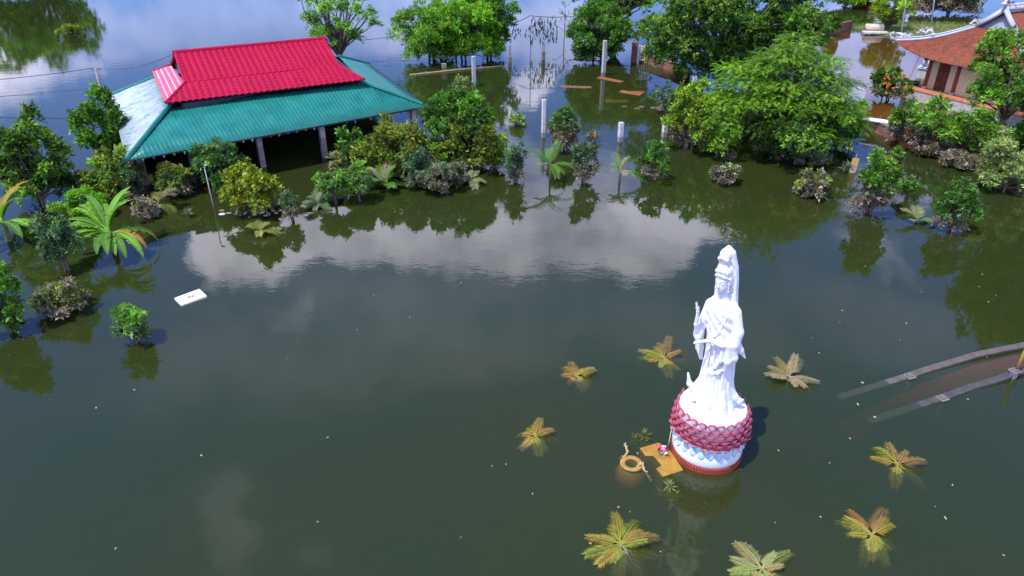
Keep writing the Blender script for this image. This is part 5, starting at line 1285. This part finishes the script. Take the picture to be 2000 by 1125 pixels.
Vg = np.stack([9.0 * r * np.cos(a) * (1 + .12 * np.sin(3 * a)), 6.0 * r * np.sin(a), .42 * (1 - r ** 2) + .04 * np.sin(5 * a + 3 * r) - .14], 1)
o = quads('grass', leaf_quads(Vg, norm_(rng.normal(size=(n, 3)) * .5 + (0, 0, 1)), norm_(rng.normal(size=(n, 3))), .18 + .2 * rng.random(n), np.full(n, .05)), jit(rng, (.15, .20, .05), n, .3), LEAF_SOFT); o.location = (mp_[0], mp_[1], 0); tag(o, kind='stuff')
wall('stone_edging', [P(1752, 71), P(1776, 80), P(1812, 88)], .30, .35, 'whitewashed stone edging around the grassy mound by the roof tip', CONC, cap=(.66, .63, .55))
sc = empty('stone_bench', P(1706, 66), 'pale stone cylinder lying on a flat slab in the flooded court', 'stone bench'); b = MB(); b.box((0, -.25, .18), (2.2, .9, .16), (.58, .54, .46)); b.build('slab', CONC, sc, bevel=.02)
b = MB(); b.tube([(-.75, .25, .55), (.85, .15, .50)], .34, 16, (.55, .47, .36)); b.build('drum', CONC, sc, smooth=True)
for (px, py, s_, lab) in ((1684, 11, 1.0, 'red and white tomb with a pale lid, left of two at the top edge'), (1707, 14, 1.1, 'red and white tomb with a tall red back, right of two at the top edge')):
    tm = empty('tomb', P(px, py), lab, 'tomb', 'red and white tombs'); b = MB(); b.box((0, 0, .1), (1.5 * s_, 2.2, 1.0), (.30, .03, .05)); b.build('plinth', CONC, tm)
    b = MB(); b.box((0, -.05, .72), (1.7 * s_, 2.4, .18), (.72, .62, .62)); b.build('lid', CONC, tm, bevel=.03)
    b = MB(); b.box((0, 1.0, 1.5), (1.3 * s_, .3, 1.5), (.34, .03, .05)); b.box((0, .83, 1.6), (.35, .03, .9), (.6, .55, .58)); b.build('headstone', CONC, tm)

# --- temple
e_ = np.array((.45, -.893)); n_ = np.array((-.893, -.45)); T0 = np.array((27.10, 47.59))
TE = empty('temple', (T0[0], T0[1], 0), 'small temple with a curved orange tiled roof, cream walls and a grey terrace', 'temple')
def tp3(a, o, z): return np.array((e_[0] * a + n_[0] * o, e_[1] * a + n_[1] * o, z))     # along the front, outwards, up (local to T0)
def tprism(b, a0, a1, o0, o1, z0, z1, col):
    b.prism([tuple(tp3(a, o, 0)[:2]) for a, o in ((a0, o0), (a1, o0), (a1, o1), (a0, o1))], z0, z1, col)
b = MB(); tprism(b, -.75, 12, -7, 1.0, -1, .60, (.44, .42, .42)); b.build('terrace', CONC, TE)
b = MB(); tprism(b, -.78, 12, -7, 1.03, .603, .66, (.50, .17, .09)); b.build('terrace_paving', CONC, TE)
WZ = 2.72
b = MB(); tprism(b, .10, 5.0, -.22, -.02, .66, WZ, (.66, .55, .34)); tprism(b, .10, .3, -6, -.22, .66, WZ, (.66, .55, .34)); tprism(b, 5.0, 5.2, -6, -.02, .66, WZ, (.66, .55, .34)); b.build('wall', PAINT, TE)
for i, a in enumerate((0.0, 1.95, 3.6, 5.05)):
    b = MB(); c = tp3(a, 0, 0); b.lathe([(.13, .66), (.125, 1.7), (.115, WZ + .1)], 16, c, (.26, .065, .03)); b.lathe([(.20, .66), (.20, .72), (.15, .80)], 16, c, (.45, .43, .42)); b.build('column', PAINT, TE, smooth=True)
dr = None
b = MB(); tprism(b, .62, 1.38, -.03, .02, .70, 2.45, (.115, .035, .022)); dr = b.build('door', WOOD, TE)
b = MB()
for a0, a1 in ((.66, .97), (1.03, 1.34)):
    for z0, z1 in ((.78, 1.2), (1.3, 1.9), (2.0, 2.38)): tprism(b, a0, a1, .02, .035, z0, z1, (.15, .05, .03))
b.build('door_panel', WOOD, dr)
b = MB(); tprism(b, .02, 5.0, -.10, .05, 2.50, 2.70, (.24, .055, .03))
for i in range(9): tprism(b, i * .6 + .05, i * .6 + .17, .05, .85, 2.52, 2.66, (.24, .055, .03))
b.build('eave_beam', WOOD, TE)
# roof: curved hip end below a small gable
t_ = NT('clay_roof_tiles'); n1 = t_.noise(2.2, 8, .75); n2 = t_.noise(9, 4, .6)
t_.bsdf(t_.mix(t_.ramp(n1, .46, .66, 0, .8), t_.mix(t_.ramp(n2, .35, .65, 0, 1), (.30, .085, .04), (.20, .055, .032)), (.075, .045, .038)), .85, .2, bump=n2, bstr=.4); CLAY = t_.m
def eave(a):                              # curved eave line: along, out, height
    u = (a - 2.5) / 4.4; k = abs(u) ** 3.2
    return tp3(a, 1.15 + .35 * k, 2.62 + .80 * k)
def surf(a_e, ti):
    p = eave(a_e); u = (a_e - 2.5) / 4.4; q = tp3(2.5 + u * 1.25, -1.55, 4.5); t = ti
    r = p * (1 - t) + q * t; r[2] -= .34 * math.sin(math.pi * t) * (1 - .3 * abs(u)); return r
def tiled(fn, na, nt_, parent, name='roof_slope'):
    """a clay-tiled sheet: fn(u, t) gives the surface, small scale-like tiles are modelled as relief"""
    V = []; NA, NTT = na * 4, nt_ * 3
    G = np.array([[fn(i / NA, j / NTT) for i in range(NA + 1)] for j in range(NTT + 1)])
    du = np.gradient(G, axis=1); dv = np.gradient(G, axis=0); N = norm_(np.cross(du, dv)); N *= np.sign(N[..., 2:3] + 1e-9)
    I, J = np.meshgrid(np.arange(NA + 1), np.arange(NTT + 1)); row = J // 3
    rel = .030 * (1 - (J % 3) / 3.0) + .012 * np.abs(np.sin(math.pi * (I / 4.0 + .5 * (row % 2)))) + .006 * np.random.default_rng(3).normal(size=I.shape)
    G = G + N * rel[..., None]; W = NA + 1
    b = MB(); b.add(G.reshape(-1, 3), [(j * W + i, j * W + i + 1, (j + 1) * W + i + 1, (j + 1) * W + i) for j in range(NTT) for i in range(NA)])
    o = b.build(name, CLAY, parent); m = o.modifiers.new('t', 'SOLIDIFY'); m.thickness = .05; m.offset = 0; return o
tiled(lambda u, t: surf(-1.9 + 8.8 * u, t), 58, 26, TE)
APX = tp3(2.5, -1.9, 5.55); GL = tp3(1.25, -1.55, 4.5); GR = tp3(3.75, -1.55, 4.5)
RB = tp3(2.5, -9.5, 5.55)
def side(s):
    cor = eave(-1.9 if s < 0 else 6.9); g = GL if s < 0 else GR; far = tp3(-1.7 if s < 0 else 6.7, -9.5, 2.6)
    def fn(u, t):
        lo = cor * (1 - u) + far * u; lo[2] = 2.62 + (cor[2] - 2.62) * (1 - u) ** 5
        gb = np.array(tp3(1.25 if s < 0 else 3.75, -1.55 - 7.95 * u, 4.5)); rd = APX * (1 - u) + RB * u
        if t < .6: q = t / .6; r = lo * (1 - q) + gb * q; r[2] -= .30 * math.sin(math.pi * q); return r
        q = (t - .6) / .4; return gb * (1 - q) + (rd + (0, 0, -.08)) * q
    return fn
tiled(side(-1), 40, 30, TE); tiled(side(1), 40, 30, TE)
def ridge(b, pts, w, h, col):
    b.tube([np.array(p) + (0, 0, h * .5) for p in pts], w, 8, col); b.tube([np.array(p) + (0, 0, h * 1.4) for p in pts], w * .6, 8, tuple(c * .9 for c in col))
LIME = (.44, .45, .48)
for s in (-1, 1):
    b = MB(); a0 = -1.9 if s < 0 else 6.9; ridge(b, [surf(a0, t) for t in np.linspace(0, 1, 14)], .10, .16, LIME); b.build('hip_ridge', PAINT, TE, smooth=True)
    b = MB(); g = GL if s < 0 else GR; ridge(b, [g + (0, 0, .05), (g + APX) / 2 + (0, 0, .02), APX + (0, 0, .1)], .14, .14, LIME); b.build('verge', PAINT, TE, smooth=True)
b = MB(); ridge(b, [APX + (0, 0, .1), (APX + RB) / 2 + (0, 0, .05), RB + (0, 0, .1)], .18, .2, LIME); b.build('main_ridge', PAINT, TE, smooth=True)
b = MB(); off = tp3(0, -.30, 0); b.add([GL + off, GR + off, APX + off - (0, 0, .1)], [(0, 1, 2)], (.30, .30, .35)); b.build('gable_panel', PAINT, TE)
def dragon(base, dirv, s, parent, seed, name='ridge_ornament'):
    rng = np.random.default_rng(seed); b = MB(); d = np.array(dirv); pts = []
    for i in range(9):
        t = i / 8; pts.append(np.array(base) + d * (t - .3) * s + np.array((0, 0, s * (.15 + .35 * abs(math.sin(t * 6)) * (1 - .3 * t)))))
    b.tube(pts, [s * .11 * (1 - .6 * i / 8) for i in range(9)], 7, (.52, .53, .58)); b.ball(pts[0], (s * .18, s * .14, s * .14), (.55, .55, .6), 8, 6)
    for p in pts[1:]: b.ball(p + (0, 0, s * .12), s * .07, (.50, .52, .58), 6, 4); b.ball(p + rng.normal(size=3) * s * .08, s * .08, (.42, .44, .50), 6, 4)
    b.build(name, PAINT, parent, smooth=True)
tip = surf(-1.9, 0); d_ = unit(surf(-1.9, .3) - tip)
b = MB(); b.tube([tip + (0, 0, .1), tip - d_ * .25 + (0, 0, .22), tip - d_ * .35 + (0, 0, .5), tip - d_ * .15 + (0, 0, .62)], [.12, .10, .07, .03], 8, LIME); b.ball(tip - d_ * .2 + (0, 0, .5), .09, LIME); b.build('curled_tip', PAINT, TE, smooth=True)
dragon(surf(-1.9, .12) + (0, 0, .15), d_, .6, TE, 1); dragon(surf(-1.9, .42) + (0, 0, .15), -d_, .9, TE, 2); dragon(surf(-1.9, .97) + (0, 0, .2), d_, .6, TE, 3); dragon(APX + (0, 0, .35), unit(RB - APX), .9, TE, 4)
# green basin and lion by the temple
bs = empty('basin', P(1787, 166, .66), 'dark green plastic basin on the terrace edge beside the orange flower bush', 'basin'); b = MB(); b.lathe([(.22, .0), (.28, .20), (.30, .22), (.26, .22), (.21, .06)], 20, col=(.02, .10, .06), capt=True); b.build('tub', PAINT, bs, smooth=True)
b = MB(); b.lathe([(.31, .205), (.315, .235), (.28, .24)], 20, col=(.05, .22, .15), capb=False, capt=False); b.build('rim', PAINT, bs, smooth=True)
li = empty('stone_lion', P(1803, 152, .0), 'grey stone guardian lion on a block in the flood left of the temple door', 'stone lion')
b = MB(); b.box((0, 0, .15), (.8, .8, 1.1), (.42, .43, .46)); b.box((0, 0, .75), (.95, .95, .12), (.50, .51, .55)); b.build('plinth', CONC, li)
b = MB(); G_ = (.40, .41, .45); b.ball((0, .05, 1.05), (.30, .36, .28), G_); b.ball((-.05, -.18, 1.40), (.26, .25, .30), G_); b.ball((-.05, -.25, 1.72), (.25, .24, .24), G_); b.ball((-.05, -.45, 1.66), (.14, .14, .11), G_)
for s in (-1, 1): b.tube([(s * .16, -.28, 1.3), (s * .17, -.34, .82)], [.09, .08], 8, G_); b.ball((s * .17, -.40, .84), (.09, .13, .06), G_); b.ball((s * .22, .2, .95), (.13, .22, .16), G_); b.ball((s * .17 - .05, -.2, 1.93), .06, G_)
b.tube([(0, .36, 1.0), (.05, .48, 1.4), (0, .42, 1.8)], [.07, .09, .05], 8, G_); b.build('body', CONC, li, smooth=True); li.rotation_euler = (0, 0, R(-40))
# leaning painted sign
sg = empty('painted_sign', P(1664, 337), 'faded yellow and pink painted board leaning beside the ragged shrub', 'sign'); sg.rotation_euler = (R(-6), R(8), R(10))
b = MB(); b.box((0, 0, .15), (.36, .025, 1.1), (.55, .40, .10)); b.box((0, -.004, .28), (.30, .022, .24), (.60, .28, .30)); b.box((.02, -.006, .02), (.26, .022, .12), (.64, .55, .45)); b.build('panel', PAINT, sg)
b = MB(); b.tube([(0, .03, -.8), (0, .03, .9)], .02, 6, (.3, .3, .3)); b.build('stake', PAINT, sg)
# muddy bank on the right, with drowned garden soil
bk_ = MB(); pts = [P(x, y) for x, y in ((1752, 272), (1800, 300), (1850, 318), (1905, 338), (1960, 372), (2050, 420), (2150, 420), (2150, 330), (2000, 285), (1880, 262))]; bo_ = np.array([p[:2] for p in pts]).mean(0)
n = len(pts); V = [(0, 0, .45)] + [(*((p[:2] - bo_) * .55), .35) for p in pts] + [(*(p[:2] - bo_), -.05) for p in pts] + [(*((p[:2] - bo_) * 1.15), -.9) for p in pts]
F = [(0, 1 + (k + 1) % n, 1 + k) for k in range(n)] + [(1 + j * n + k, 1 + j * n + (k + 1) % n, 1 + (j + 1) * n + (k + 1) % n, 1 + (j + 1) * n + k) for j in range(2) for k in range(n)]
bk_.add(V, F); o = bk_.build('bank', MUD, smooth=True); o.location = (bo_[0], bo_[1], 0); tag(o, kind='structure'); sb = o.modifiers.new('s', 'SUBSURF'); sb.levels = 2; sb.render_levels = 2
